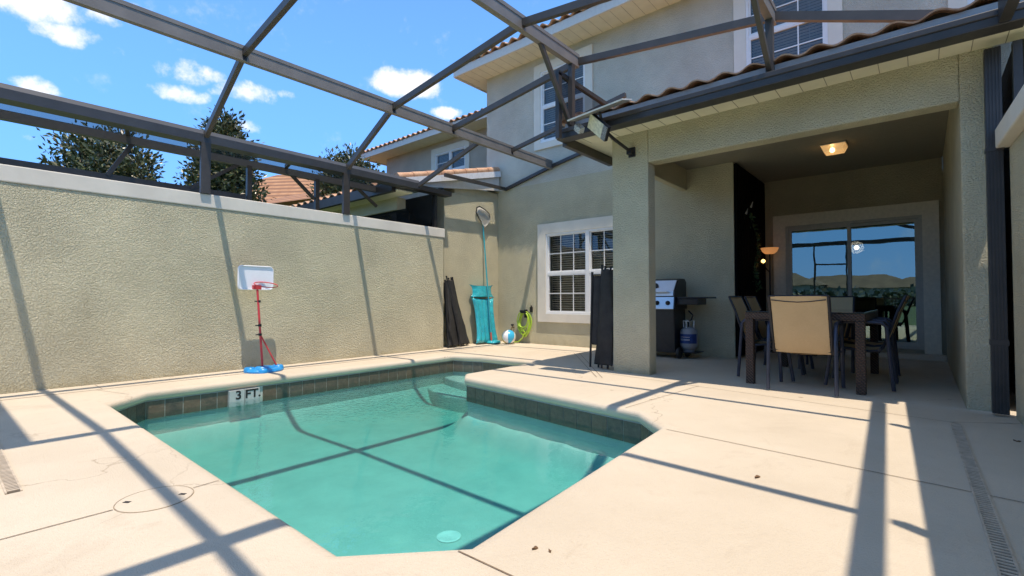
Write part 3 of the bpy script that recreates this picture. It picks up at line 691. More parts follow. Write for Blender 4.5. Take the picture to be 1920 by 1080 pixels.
# neighbour house
nh = thing('neighbour_house', 'neighbouring tan stucco townhouse with tiled patio roof left of the main house', 'house', (-10, 9.5, 0))
def N(b, nm, mt, **k): return NP(b, nm, mt, nh, **k)
hw = window(nh, nh.location, -11.25, -9.62, 3.9, 5.38, 9.5, 1, 2, .17)
b = MB(); wall_xz(b, -13.57, -6.9, 2.5, 5.55, 9.5, .2, [hw]); b.quad((-13.57, 9.5, -.05), (-13.57, 16, -.05), (-13.57, 16, 5.55), (-13.57, 9.5, 5.55)); N(b, 'wall', M_ST3)
b = MB(); b.box(-14.15, -6.9, 8.95, 9.5, 5.55, 5.58); b.box(-14.15, -13.57, 9.5, 16.4, 5.55, 5.58); N(b, 'soffit', M_SOFF)
b = MB(); b.box(-14.2, -6.9, 8.91, 8.95, 5.53, 5.70); b.box(-14.2, -14.15, 8.95, 16.4, 5.53, 5.70); N(b, 'fascia', M_FASC)
b = MB(); tile_sheet(b, (-14.25, 8.87, 5.70), (1, 0, 0), (0, 1, sl), 7.3, 5.0); N(b, 'roof', M_CLAY)
b = MB(); b.box(-10.5, -7.0, 5.12, 5.3, 2.44, 2.66); b.box(-10.5, -10.3, 5.3, 7.4, -.05, 2.66); b.box(-10.5, -7.0, 7.40, 7.5, -.05, 2.66); N(b, 'patio_wall', M_ST)
b = MB(); b.box(-10.7, -6.56, 4.8, 5.12, 2.66, 2.68); N(b, 'patio_soffit', M_SOFF)
b = MB(); b.box(-10.7, -6.60, 4.72, 4.8, 2.64, 2.80); N(b, 'gutter', M_BRZD)
NP(MB().box(-10.3, -6.72, 5.16, 5.18, .0, 2.44), 'screen_panel', mesh_screen('patio_screen', (.02, .02, .02), .7), nh)
b = MB(); tile_sheet(b, (-10.7, 4.74, 2.80), (1, 0, 0), (0, 1, .27), 4.0, 2.7, period=.262, amp=.042); N(b, 'patio_roof', M_CLAY)
b = MB(); b.quad((-10.7, 4.8, 2.80), (-6.62, 4.8, 2.80), (-6.62, YR, 3.46), (-10.7, YR, 3.46)); b.poly([(-6.62, 4.95, 2.84), (-6.62, YR-.03, 3.44), (-6.62, YR-.03, 3.10), (-6.62, 5.6, 2.86)]); N(b, 'roof_deck', M_FASC)
b = MB(); b.bar((-6.58, 5.0, 2.86), (-6.58, 7.37, 3.44), .03, .11); N(b, 'rake_board', plain('white_metal', (.75, .75, .74), .4))
b = MB()
for k in range(8): y = 4.85+k*.31; z = 2.90+(y-4.85)*.25; b.tube([(-6.64, y, z), (-6.64, y+.34, z+.09)], [.075, .062], 10)
N(b, 'rake_tile', M_CLAY, smooth=True)

# far houses beyond the trees
def hip_house(name, label, cx, cy, w, d, zw, zr, rz, wallm=M_ST3, roofm=M_CLAY, group=None, lo=-1.3):
    t = thing(name, label, 'house', (cx, cy, 0), rz, group)
    MB().box(-w/2, w/2, -d/2, d/2, lo, zw).build('wall', wallm, t)
    e = .5; b = MB(); r_ = max(0, (w-d)/2)
    A, B_, C, D = (-w/2-e, -d/2-e, zw), (w/2+e, -d/2-e, zw), (w/2+e, d/2+e, zw), (-w/2-e, d/2+e, zw); E_, F_ = (-r_, 0, zr), (r_, 0, zr)
    b.quad(A, B_, F_, E_); b.quad(C, D, E_, F_); b.poly([B_, C, F_]); b.poly([D, A, E_]); b.poly([D, C, B_, A]); b.build('roof', roofm, t)
    for sx in (-.3, .0, .3):
        b = MB(); b.box(w*sx-.5, w*sx+.5, d/2-.02, d/2+.04, .9, 2.1); b.build('window', M_VINYL, t)
        b = MB(); b.box(w*sx-.42, w*sx+.42, d/2+.04, d/2+.05, .98, 2.02); b.build('window', M_DARK, t)
    return t
s = Mat('far_tile'); wv = s.n.new('ShaderNodeTexWave'); wv.bands_direction = 'Z'; wv.inputs['Scale'].default_value = 1.3; s.l.new(s.tc.outputs['Object'], wv.inputs['Vector'])
col = s.ramp(s.noise(3, 5), [(.3, (.36, .16, .07)), (.7, (.50, .26, .13))]); col = s.mix(s.math('MULTIPLY', wv.outputs['Fac'], .85), col, (.16, .075, .04)); s.set(Base_Color=col, Roughness=.85); M_FT = s.m
hip_house('far_house', 'distant house with orange hip roof rising behind the trees', -22.5, 10.5, 8.0, 6.5, 4.4, 6.75, .6, roofm=M_FT)
nr = hip_house('low_house', 'low tan house with tiled lean roof between two trees beyond the wall', -16.2, 8.2, 5.2, 4.0, 3.65, 4.6, .25, roofm=M_FT)
# houses across the lawn behind the photographer, mirrored in the door glass
random.seed(11)
M_FAR = plain('far_roof', (.20, .14, .09), .85, var=.25, scale=.6)
desc = ['leftmost low', 'long low', 'narrow', 'steep roofed', 'broad', 'small', 'wide gabled', 'plain', 'rightmost']
for i in range(9):
    hip_house('distant_house', desc[i]+' brown roofed house mirrored in the sliding door glass', -52+i*10.6, -78-5*(i % 3), [15, 17, 13, 15, 18, 13, 16, 15, 16][i], 8, [2.6, 3.0, 2.8, 3.1, 2.7, 2.6, 3.0, 2.8, 2.9][i], [4.8, 5.3, 4.6, 5.5, 5.0, 4.6, 5.4, 4.8, 5][i], 0, wallm=M_ST3, roofm=M_FAR, group='houses across the lawn')

# ------------------------------------------------------------------ trees
s = Mat('leaf_gloss'); g = s.n.new('ShaderNodeNewGeometry')
col = s.ramp(g.outputs['Random Per Island'], [(0, (.035, .05, .018)), (.4, (.075, .095, .035)), (.75, (.13, .14, .06)), (1, (.24, .18, .09))])
s.set(Base_Color=col, Roughness=.32, Specular_IOR_Level=.6); M_LV = s.m
M_BARK = plain('bark', (.10, .075, .055), .9, var=.3, bump=.01)
def tree(label, x, y, ztop, rx, rz, seed, nleaf=6500, zoff=0, cone=0.25):
    rd = random.Random(seed); t = thing('magnolia_tree', label, 'tree', (x, y, -.06), 0, 'dark glossy trees beyond the wall')
    zc = ztop-rz; b = MB(); b.tube([(0, 0, -.05), (.05, 0, zc*.5), (0, .06, zc), (.04, 0, zc+rz*.8)], [.16, .13, .09, .03], 8)
    clumps = []
    for i in range(150):
        while True:
            p = Vector((rd.uniform(-1, 1), rd.uniform(-1, 1), rd.uniform(-1, 1)))
            if .35 < p.length < 1: break
        wd = 1-cone*(p.z+1)/2*1.3
        lump = .88+.28*noise.noise(Vector(p)*2+Vector((seed, 0, 0)))
        c = Vector((p.x*rx*wd*lump, p.y*rx*wd*lump, zc+p.z*rz*lump)); clumps.append(c)
        if i % 3 == 0:
            mid = Vector((c.x*.4, c.y*.4, zc+(c.z-zc)*.3)); b.tube([(0, 0, zc*.8+ (c.z-zc)*.2), mid, c], [.05, .03, .012], 5)
    b.build('trunk', M_BARK, t, smooth=True)
    vs, fs = [], []
    for i in range(nleaf):
        c = clumps[rd.randrange(len(clumps))]; rr = rx*.24
        p = c+Vector((rd.gauss(0, rr*.55), rd.gauss(0, rr*.55), rd.gauss(0, rr*.5)))
        d = (p-c).normalized()+Vector((rd.gauss(0, .5), rd.gauss(0, .5), rd.gauss(.25, .5))); d.normalize()
        sd_ = d.cross(Vector((rd.gauss(0, 1), rd.gauss(0, 1), rd.gauss(0, 1)))).normalized(); L = rd.uniform(.07, .18); w = L*.23; nn_ = d.cross(sd_)
        k = len(vs); a = p+d*L*.5+sd_*w+nn_*.008; e = p+d*L*.5-sd_*w+nn_*.008
        vs += [tuple(p), tuple(a), tuple(p+d*L-nn_*.015), tuple(e)]; fs.append((k, k+1, k+2, k+3))
    me_ = bpy.data.meshes.new('crown'); me_.from_pydata(vs, [], fs); me_.materials.append(M_LV); co = bpy.data.objects.new('crown', me_); COL.objects.link(co); co.parent = t
    return t
tree('rounded dark glossy tree beyond the left end of the wall', -15, 2.45, 5.05, 1.35, 1.5, 4, 15000)
tree('tallest dark tree, its top poking above the cage eave, beyond the wall', -14, 4.75, 5.95, 1.2, 1.75, 9, 14000, cone=.6)
tree('smaller dark round tree in front of the neighbouring house', -13, 7.8, 5.35, 1.15, 1.35, 15, 12000)
# hedge line across the lawn behind
rd = random.Random(2); vs, fs = [], []
for i in range(9000):
    p = Vector((rd.uniform(-95, 60), rd.uniform(-64, -60), rd.uniform(-1.3, 1.9+.5*math.sin(i)))); L = .7
    d = Vector((rd.gauss(0, 1), rd.gauss(0, 1), rd.gauss(0, 1))).normalized(); u_ = d.cross(Vector((rd.gauss(0, 1), rd.gauss(0, 1), .3))).normalized(); k = len(vs)
    vs += [tuple(p), tuple(p+d*L*.5+u_*.3), tuple(p+d*L), tuple(p+d*L*.5-u_*.3)]; fs.append((k, k+1, k+2, k+3))
me_ = bpy.data.meshes.new('far_hedge'); me_.from_pydata(vs, [], fs); me_.materials.append(M_LV); o = bpy.data.objects.new('far_hedge', me_); COL.objects.link(o)
tag(o, 'dark line of shrubs across the lawn mirrored in the door glass', 'hedge'); o['kind'] = 'stuff'
# ------------------------------------------------------------------ props
P_RED = plain('red_tube', (.62, .05, .06), .35); P_BLUE = plain('blue_plastic', (.0, .26, .62), .35); P_WHT = plain('white_board', (.84, .85, .88), .4, var=.02)
def rrect(w, h, r, k=6):
    p = []
    for cx, cy, a0 in ((w/2-r, h/2-r, 0), (-w/2+r, h/2-r, 90), (-w/2+r, -h/2+r, 180), (w/2-r, -h/2+r, 270)):
        for i in range(k+1): a = R(a0+90*i/k); p.append((cx+r*math.cos(a), cy+r*math.sin(a)))
    return p
def prism(b, pts, f0, f1):
    n_ = len(pts); A = [f0(*p) for p in pts]; B_ = [f1(*p) for p in pts]; k = len(b.v); b.v += [tuple(p) for p in A+B_]
    b.f.append(tuple(range(k, k+n_))); b.mi.append(b.cur); b.f.append(tuple(range(k+n_, k+2*n_))[::-1]); b.mi.append(b.cur)
    for i in range(n_): j = (i+1) % n_; b.f.append((k+i, k+j, k+n_+j, k+n_+i)); b.mi.append(b.cur)
# toy basketball hoop (faces +X)
t = thing('basketball_hoop', 'toy basketball stand with white backboard, red pole and blue base by the left wall', 'basketball hoop', (-6.02, 2.50, 0))
b = MB()
for cx, cy, rx_, ry_, hz in ((-.0, 0, .165, .20, .045), (-.04, .17, .085, .065, .058), (-.05, -.15, .08, .06, .058), (.09, -.06, .08, .07, .05), (.0, .0, .09, .12, .062)):
    pr = [(.0001, 0), (1, 0), (1.02, .35), (.95, .8), (.8, 1), (.0001, 1)]; m0 = len(b.v); b.lathe([(p[0]*.1, p[1]*hz) for p in pr], (0, 0, 0), 24)
    for i in range(m0, len(b.v)): v = b.v[i]; b.v[i] = (cx+v[0]*rx_*10, cy+v[1]*ry_*10, v[2]+.001)
b.build('base', P_BLUE, t, smooth=True)
b = MB().tube([(-.02, -.015, .03), (-.12, -.045, .98)], .0125, 10); b.build('pole', P_RED, t, smooth=True)
MB().tube([(-.03, .15, .06), (-.07, -.03, .45)], .009, 8).build('brace', P_RED, t, smooth=True)
for z in (.44, .55, .84): xp = -.02-.105*(z-.03); MB().lathe([(.018, -.014), (.02, 0), (.018, .014)], (xp, -.03, z), 12).tube([(xp, -.03, z), (xp, -.08, z)], .008, 6).build('clamp', M_BLK, t, smooth=True)
b = MB(); bp_ = rrect(.41, .295, .05); prism(b, bp_, lambda x, y: (-.135, x-.055+.0, y+1.125), lambda x, y: (-.155, x-.055, y+1.125)); bb = b.build('backboard', P_WHT, t, bevel=.005)
b = MB().tube([(-.128, p[0]-.055, p[1]+1.125) for p in rrect(.395, .28, .045)], .006, 6, close=True); b.build('edge_bead', P_WHT, bb, smooth=True)
b = MB().tube([(.0+.128*math.cos(a), .005+.128*math.sin(a), 1.04-.035*math.cos(a)) for a in [k*math.pi/12 for k in range(24)]], .006, 6, close=True)
b.box(-.135, -.10, -.10, -.005, .985, 1.035); b.build('rim', P_RED, t, smooth=True)
# folded black pool fences
M_FAB = plain('black_mesh_fabric', (.022, .021, .020), .75, var=.35, scale=9, bump=.002)
def fence_bundle(name, label, loc, panels, poles):
    t = thing(name, label, 'pool fence', loc, 0, 'folded mesh pool fences')
    for (ta, tb_, ba, bb_, zt, zb, th) in panels:
        b = MB(); rows = []
        for i in range(15):
            f = i/14; row = []
            for k in range(22):
                a = 2*math.pi*k/22; q0 = Vector(ta).lerp(Vector(ba), f); q1 = Vector(tb_).lerp(Vector(bb_), f); c = (q0+q1)/2; hw_ = (q1-q0)/2
                nn_ = Vector((-hw_.y, hw_.x)).normalized(); w_ = 1+.16*math.sin(3*a+f*2.5)+.26*noise.noise(Vector((a, f*5, zt*9)))
                p = c+hw_*math.cos(a)*w_+nn_*math.sin(a)*th*w_; row.append((p.x, p.y, zt+(zb-zt)*f+.012*math.sin(5*a)))
            rows.append(row)
        base = len(b.v)
        for row in rows: b.v += row
        for i in range(14):
            for k in range(22): b.f.append((base+i*22+k, base+i*22+(k+1) % 22, base+(i+1)*22+(k+1) % 22, base+(i+1)*22+k)); b.mi.append(0)
        b.f.append(tuple(base+k for k in range(22))[::-1]); b.mi.append(0); b.f.append(tuple(base+14*22+k for k in range(22))); b.mi.append(0)
        b.build('fabric_panel', M_FAB, t, smooth=True)
    for a, c in poles: MB().tube([a, c], .0135, 8).lathe([(.016, -.012), (.016, .012)], a, 8).build('pole', M_BLK, t, smooth=True)
    return t
fence_bundle('mesh_fence', 'folded black mesh fence leaning in the sunlit far corner by the teal float', (-6.45, 5.95, 0),
    [((-.06, -.13), (-.10, .06), (.02, .13), (-.04, .42), 1.20, .05, .045), ((-.08, -.14), (-.10, .0), (.03, -.16), (-.03, .16), 1.16, .04, .05)],
    [((-.03, -.17, 1.20), (.06, -.17, .013)), ((-.05, -.12, 1.27), (.05, .15, .013)), ((-.09, .03, 1.25), (.03, .24, .013)), ((-.10, .07, 1.26), (.01, .32, .013)), ((-.11, .05, 1.22), (-.03, .40, .013)), ((-.06, -.06, 1.24), (.04, .19, .013))])
fence_bundle('mesh_fence', 'folded black mesh fence standing against the left patio column in front of the window', (-3.02, 5.33, 0),
    [((-.02, -.02), (.15, -.06), (-.10, -.02), (.14, -.07), 1.22, .06, .06), ((-.135, -.055), (.0, -.03), (-.16, -.06), (-.03, -.03), 1.14, .30, .012)],
    [((-.135, -.06, 1.19), (-.165, -.07, .013)), ((-.01, -.03, 1.27), (-.06, -.05, .013)), ((.05, -.06, 1.26), (.0, -.08, .013)), ((.12, -.05, 1.25), (.08, -.07, .013))])
# inflatable float
s = Mat('teal_vinyl'); s.set(Base_Color=s.ramp(s.noise(5, 3), [(.3, (.0, .34, .42)), (.7, (.01, .46, .52))]), Roughness=.16, Specular_IOR_Level=.7, Coat_Weight=.5); s.bump(s.noise(14, 3, .5, None, 1.0), .02); M_TEAL = s.m
def pillow_sheet(b, w, z0, z1, th, ribs, flare=.0, x0=0, lean=0):
    NU, NV = ribs*8, 26
    for side in (1, -1):
        base = len(b.v)
        for j in range(NV+1):
            f = j/NV; ev_ = min(1, math.sin(math.pi*min(max(f, .0), 1))*5.0)**.5; wz = w*(1+flare*abs(f-.5)**3*8)
            for i in range(NU+1):
                g_ = i/NU; rib = abs(math.sin(math.pi*g_*ribs)); e2 = min(1, math.sin(math.pi*g_)*6)**.5
                th_ = th*ev_*e2*(.45+.55*rib); z = z0+(z1-z0)*f-.03*math.sin(math.pi*g_)*(f > .9)*10*(f-.9)
                b.v.append((x0+side*th_+lean*(z-z0), (g_-.5)*wz, z))
        for j in range(NV):
            for i in range(NU): a = base+j*(NU+1)+i; b.f.append((a, a+1, a+NU+2, a+NU+1)); b.mi.append(0)
t = thing('pool_float', 'teal inflatable pool float propped upright in the far left corner', 'pool float', (-6.43, 6.83, .0), 0)
b = MB(); pillow_sheet(b, .50, .03, .90, .05, 5, .25, 0, -.15); b.build('mattress', M_TEAL, t, smooth=True)
b = MB(); pillow_sheet(b, .53, .90, 1.15, .06, 1, .3, -.13, -.15); b.build('pillow', M_TEAL, t, smooth=True)
b = MB(); b.lathe([(.10, .0), (.15, .02), (.13, .06), (.05, .07)], (.06, .10, .003), 14); b.build('slack_end', M_TEAL, t, smooth=True)
# leaf net
M_PTEAL = plain('pole_teal', (.02, .38, .44), .3, .2); M_NET = plain('net_mesh', (.50, .49, .44), .8)
t = thing('pool_net', 'pool skimmer net on a long teal pole leaning in the corner', 'pool net', (-6.34, 6.85, 0))
P0, P1 = Vector((0, 0, .01)), Vector((-.32, .09, 2.36))
MB().tube([P0, P1], .014, 10).build('pole', M_PTEAL, t, smooth=True)
MB().tube([P0+(P1-P0)*.0, P0+(P1-P0)*.09], .017, 10).build('grip', plain('grip_red', (.5, .1, .06), .6), t, smooth=True)
rim = [Vector((-.33, .09, 2.36)), Vector((-.33, -.03, 2.46)), Vector((-.33, -.11, 2.58)), Vector((-.33, -.09, 2.67)), Vector((-.33, -.02, 2.70)), Vector((-.33, .12, 2.66)), Vector((-.33, .25, 2.60)), Vector((-.33, .28, 2.53)), Vector((-.33, .19, 2.43))]
rim = [p+Vector((.02, 0, 0)) for p in rim]
MB().tube(rim, .013, 8, close=True).build('rim', M_BLK, t, smooth=True)
b = MB(); c = sum(rim, Vector())/len(rim); rings_ = []
for k in range(6):
    f = k/5; rings_.append([p.lerp(Vector((c.x, c.y, c.z-.13)), f**2*.62)+Vector((.05*math.sin(math.pi*f*.7), 0, -.11*f)) for p in rim])
for a_, c_ in zip(rings_, rings_[1:]):
    for i in range(len(rim)): j = (i+1) % len(rim); b.quad(a_[i], a_[j], c_[j], c_[i])
b.poly(rings_[-1]); s_net = mesh_screen('net_cloth', (.66, .64, .58), .5); b.build('net_bag', s_net, t, smooth=True)
# beach ball
s = Mat('ball_vinyl'); sx = s.n.new('ShaderNodeSeparateXYZ'); s.l.new(s.tc.outputs['Object'], sx.inputs[0])
at = s.math('ARCTAN2', sx.outputs['Y'], sx.outputs['X']); ph = s.math('FRACT', s.math('ADD', s.math('DIVIDE', at, 2*math.pi), 1.0))
rp_ = s.n.new('ShaderNodeValToRGB'); rp_.color_ramp.interpolation = 'CONSTANT'; e = rp_.color_ramp.elements
cs = [(0, (.8, .8, .8)), (.167, (.02, .42, .68)), (.333, (.8, .8, .8)), (.5, (.78, .28, .22)), (.667, (.8, .8, .8)), (.833, (.75, .55, .1))]
while len(e) < 6: e.new(.5)
for i, (p, c) in enumerate(cs): e[i].position = p; e[i].color = (*c, 1)
s.l.new(ph, rp_.inputs[0]); s.set(Base_Color=rp_.outputs[0], Roughness=.25, Coat_Weight=.3)
b = MB(); b.lathe([(.137*math.sin(math.pi*k/18)+.0002, -.137*math.cos(math.pi*k/18)) for k in range(19)], (0, 0, 0), 36)
o = b.build('beach_ball', s.m, smooth=True); o.location = (-6.08, 7.05, .138); o.rotation_euler = (R(25), R(-12), R(-118)); tag(o, 'beach ball with blue, white and coral panels in the far corner', 'beach ball')
# hose on its hanger
M_HOSE = plain('lime_hose', (.42, .62, .06), .4)
t = thing('garden_hose', 'lime green garden hose coiled on a wall hanger beside the window', 'hose', (-5.93, 7.40, .50))
b = MB().box(-.07, .07, -.10, .01, .09, .115); b.box(-.07, .07, -.11, -.095, .115, .15); b.box(-.03, .03, -.02, .01, .0, .16); b.build('hanger', M_BLK, t)
rd = random.Random(8); pts = []
for k in range(150):
    a = 2*math.pi*k/22; lp = k//22; rx_ = .135+.03*math.sin(lp*2.1)+.01*math.sin(a*2); rz_ = .195+.045*math.sin(lp*1.3+1)
    pts.append((.02*math.sin(lp*1.7)+rx_*math.sin(a), -.045-.014*(lp % 4)-.006*math.sin(a*3+lp), .115-rz_+rz_*math.cos(a)+.01*math.sin(lp)))
pts += [(.03, -.08, -.28), (-.02, -.10, -.40), (-.10, -.12, -.47), (-.22, -.12, -.482), (-.30, -.06, -.485)]
b.__init__(); b.tube(pts, .0105, 7); b.build('coil', M_HOSE, t, smooth=True)
t = thing('water_tap', 'small black tap with nozzle on the wall just above the beach ball', 'tap', (-6.25, 7.413, .30))
MB().tube([(0, .0, .0), (0, -.07, .0), (0, -.09, -.05)], .013, 8).build('spout', plain('brass_dull', (.25, .19, .09), .5, .6), t, smooth=True)
MB().lathe([(.028, -.015), (.033, 0), (.028, .015)], (0, -.05, .05), 12).tube([(0, -.05, 0), (0, -.05, .05)], .008, 6).build('handle', M_BLK, t, smooth=True)
MB().tube([(0, -.09, -.05), (.01, -.10, -.10), (-.02, -.10, -.20), (.0, -.08, -.29)], [.02, .016, .011, .011], 8).build('nozzle', M_BLK, t, smooth=True)
o = MB().box(-.028, .028, -.028, .0, -.05, .05).lathe([(.012, .05), (.012, .08)], (0, -.014, 0), 8).build('sensor_box', M_BLK); o.location = (-5.80, 7.413, .66)
tag(o, 'little black box on the wall above the green hose', 'wall box')

# barbecue grill
M_SS = plain('stainless', (.62, .62, .62), .28, .9, var=.05, scale=4); M_GB = plain('grill_black', (.018, .018, .02), .35, var=.2)
t = thing('gas_grill', 'stainless and black gas barbecue half hidden behind the patio column', 'grill', (-3.05, 7.06, 0))
b = MB(); prof = [(-.24, .905), (-.235, .97), (-.10, 1.13), (.0, 1.165), (.16, 1.165), (.22, 1.12), (.22, .905)]
prism(b, prof, lambda y_, z_: (-.33, y_, z_), lambda y_, z_: (.33, y_, z_)); b.build('lid_end', M_GB, t, bevel=.008)
b = MB(); pp = [(-.243, .908), (-.238, .972), (-.103, 1.136)]
for a_, c_ in zip(pp, pp[1:]): b.box(0, 0, 0, 0, 0, 0) if False else b.poly([(-.31, a_[0]-.004, a_[1]), (.31, a_[0]-.004, a_[1]), (.31, c_[0]-.004, c_[1]+.002), (-.31, c_[0]-.004, c_[1]+.002)])
for a_, c_ in zip(pp, pp[1:]): b.poly([(-.31, a_[0]+.004, a_[1]), (.31, a_[0]+.004, a_[1]), (.31, c_[0]+.004, c_[1]+.002), (-.31, c_[0]+.004, c_[1]+.002)])
for x_ in (-.31, .31):
    for a_, c_ in zip(pp, pp[1:]): b.poly([(x_, a_[0]-.004, a_[1]), (x_, a_[0]+.004, a_[1]), (x_, c_[0]+.004, c_[1]+.002), (x_, c_[0]-.004, c_[1]+.002)])
b.build('lid', M_SS, t)
b = MB().tube([(-.24, -.30, .965), (.24, -.30, .965)], .012, 10); b.box(-.22, -.20, -.30, -.235, .955, .975); b.box(.20, .22, -.30, -.235, .955, .975); b.build('lid_handle', M_SS, t, smooth=True)
MB().lathe([(.045, -.012), (.045, .012), (.03, .016)], (.02, -.19, 1.055), 18, 'Y').build('thermometer', M_GB, t)
b = MB(); prism(b, [(-.28, .715), (-.25, .90), (.22, .90), (.22, .715)], lambda y_, z_: (-.34, y_, z_), lambda y_, z_: (.34, y_, z_)); b.build('firebox', M_GB, t, bevel=.006)
b = MB(); b.poly([(-.33, -.283, .722), (.325, -.283, .722), (.325, -.256, .892), (-.33, -.256, .892)]); b.poly([(-.33, -.278, .722), (.325, -.278, .722), (.325, -.251, .892), (-.33, -.251, .892)])
b.box(-.33, .325, -.285, -.275, .716, .722); b.build('control_panel', M_SS, t)
for x_ in (-.24, -.08, .08, .24): MB().lathe([(.034, -.0), (.032, -.012), (.022, -.028), (.020, -.035)], (x_, -.272, .805), 14, 'Y').box(x_-.004, x_+.004, -.312, -.300, .78, .83).build('knob', M_GB, t, smooth=True)
b = MB(); b.box(-.30, .30, -.22, -.205, .10, .712); b.box(-.30, .30, .19, .205, .10, .712); b.box(-.315, -.30, -.22, .205, .10, .712); b.box(.30, .315, -.22, .205, .10, .712); b.box(-.315, .315, -.22, .205, .085, .10); b.build('cart', M_GB, t, bevel=.004)
for sx_ in (1, -1): MB().box(.34 if sx_ > 0 else -.78, .78 if sx_ > 0 else -.34, -.20, .18, .868, .892).box(.34 if sx_ > 0 else -.64, .64 if sx_ > 0 else -.34, -.19, .17, .78, .868).build('side_shelf', M_GB, t, bevel=.006)
for y_ in (-.17, .16):
    w_ = MB().lathe([(.03, -.02), (.078, -.022), (.084, 0), (.078, .022), (.03, .02)], (.36, y_, .084), 22, 'X').build('wheel', M_BLK, t, smooth=True)
for y_ in (-.17, .16): MB().box(-.31, -.27, y_-.02, y_+.02, 0, .09).build('foot', M_BLK, t)
MB().box(.315, .60, -.16, .16, .088, .10).build('tank_tray', M_GB, t)
t = thing('propane_tank', 'white propane tank with blue label hanging below the grill shelf', 'gas tank', (-2.61, 7.06, .101)); t.scale = (.88, .88, .88)
b = MB().lathe([(.09, 0), (.095, .03), (.12, .05), (.135, .09), (.14, .12), (.14, .30), (.13, .35), (.09, .39), (.03, .405)], seg=26); b.build('cylinder', plain('tank_white', (.30, .31, .33), .4, var=.06), t, smooth=True)
b = MB()
for k in range(20):
    a0, a1 = R(-150+k*7), R(-150+(k+1)*7); q = .1415; b.quad((q*math.cos(a0), q*math.sin(a0), .135), (q*math.cos(a1), q*math.sin(a1), .135), (q*math.cos(a1), q*math.sin(a1), .29), (q*math.cos(a0), q*math.sin(a0), .29))
lb = b.build('label_band', plain('label_blue', (.012, .05, .20), .5, var=.4, scale=12), t)
b = MB()
for z_ in (.185, .20, .235):
    for k in range(12):
        a0, a1 = R(-135+k*6), R(-135+(k+1)*6-2); q = .1425; b.quad((q*math.cos(a0), q*math.sin(a0), z_), (q*math.cos(a1), q*math.sin(a1), z_), (q*math.cos(a1), q*math.sin(a1), z_+.008), (q*math.cos(a0), q*math.sin(a0), z_+.008))
b.build('print', M_VINYL, lb)
b = MB().tube([(.085*math.cos(a), .085*math.sin(a), .50) for a in [k*math.pi/8 for k in range(14)]], .008, 6)
for a in (.3, 1.8, 3.2, 4.6): b.tube([(.08*math.cos(a), .08*math.sin(a), .385), (.085*math.cos(a), .085*math.sin(a), .50)], .01, 6)
b.build('collar', M_VINYL, t, smooth=True)
MB().tube([(0, 0, .40), (0, 0, .47), (0, -.05, .49), (.08, -.10, .52), (.09, -.05, .60), (.0, .0, .67)], .012, 8).build('hose', M_BLK, t, smooth=True)

# dining table
s = Mat('wicker'); w1_ = s.n.new('ShaderNodeTexWave'); w1_.bands_direction = 'Z'; w1_.inputs['Scale'].default_value = 22; s.l.new(s.tc.outputs['Object'], w1_.inputs['Vector'])
w2_ = s.n.new('ShaderNodeTexWave'); w2_.bands_direction = 'DIAGONAL'; w2_.inputs['Scale'].default_value = 20; s.l.new(s.tc.outputs['Object'], w2_.inputs['Vector'])
h_ = s.math('MULTIPLY', w1_.outputs['Fac'], w2_.outputs['Fac']); s.set(Base_Color=s.ramp(h_, [(.1, (.03, .018, .012)), (.6, (.17, .10, .065))]), Roughness=.5); s.bump(h_, .008); M_WICK = s.m
M_TOP = Mat('dark_glass_top').set(Base_Color=(.008, .009, .011), Roughness=.03, Specular_IOR_Level=.8).m
t = thing('dining_table', 'brown wicker patio table with dark glass top under the patio roof', 'table', (-.89, 6.16, 0))
TW, TL = .50, .84
for sx_ in (-1, 1):
    for sy_ in (-1, 1): x_, y_ = sx_*(TW-.04), sy_*(TL-.04); MB().box(x_-.038, x_+.038, y_-.038, y_+.038, 0, .66).build('leg', M_WICK, t, bevel=.008)
b = MB(); b.box(-TW, TW, -TL, -TL+.05, .66, .725); b.box(-TW, TW, TL-.05, TL, .66, .725); b.box(-TW, -TW+.05, -TL+.05, TL-.05, .66, .725); b.box(TW-.05, TW, -TL+.05, TL-.05, .66, .725); b.build('apron', M_WICK, t, bevel=.006)
MB().box(-TW+.008, TW-.008, -TL+.008, TL-.008, .727, .737).build('tabletop', M_TOP, t, bevel=.003)
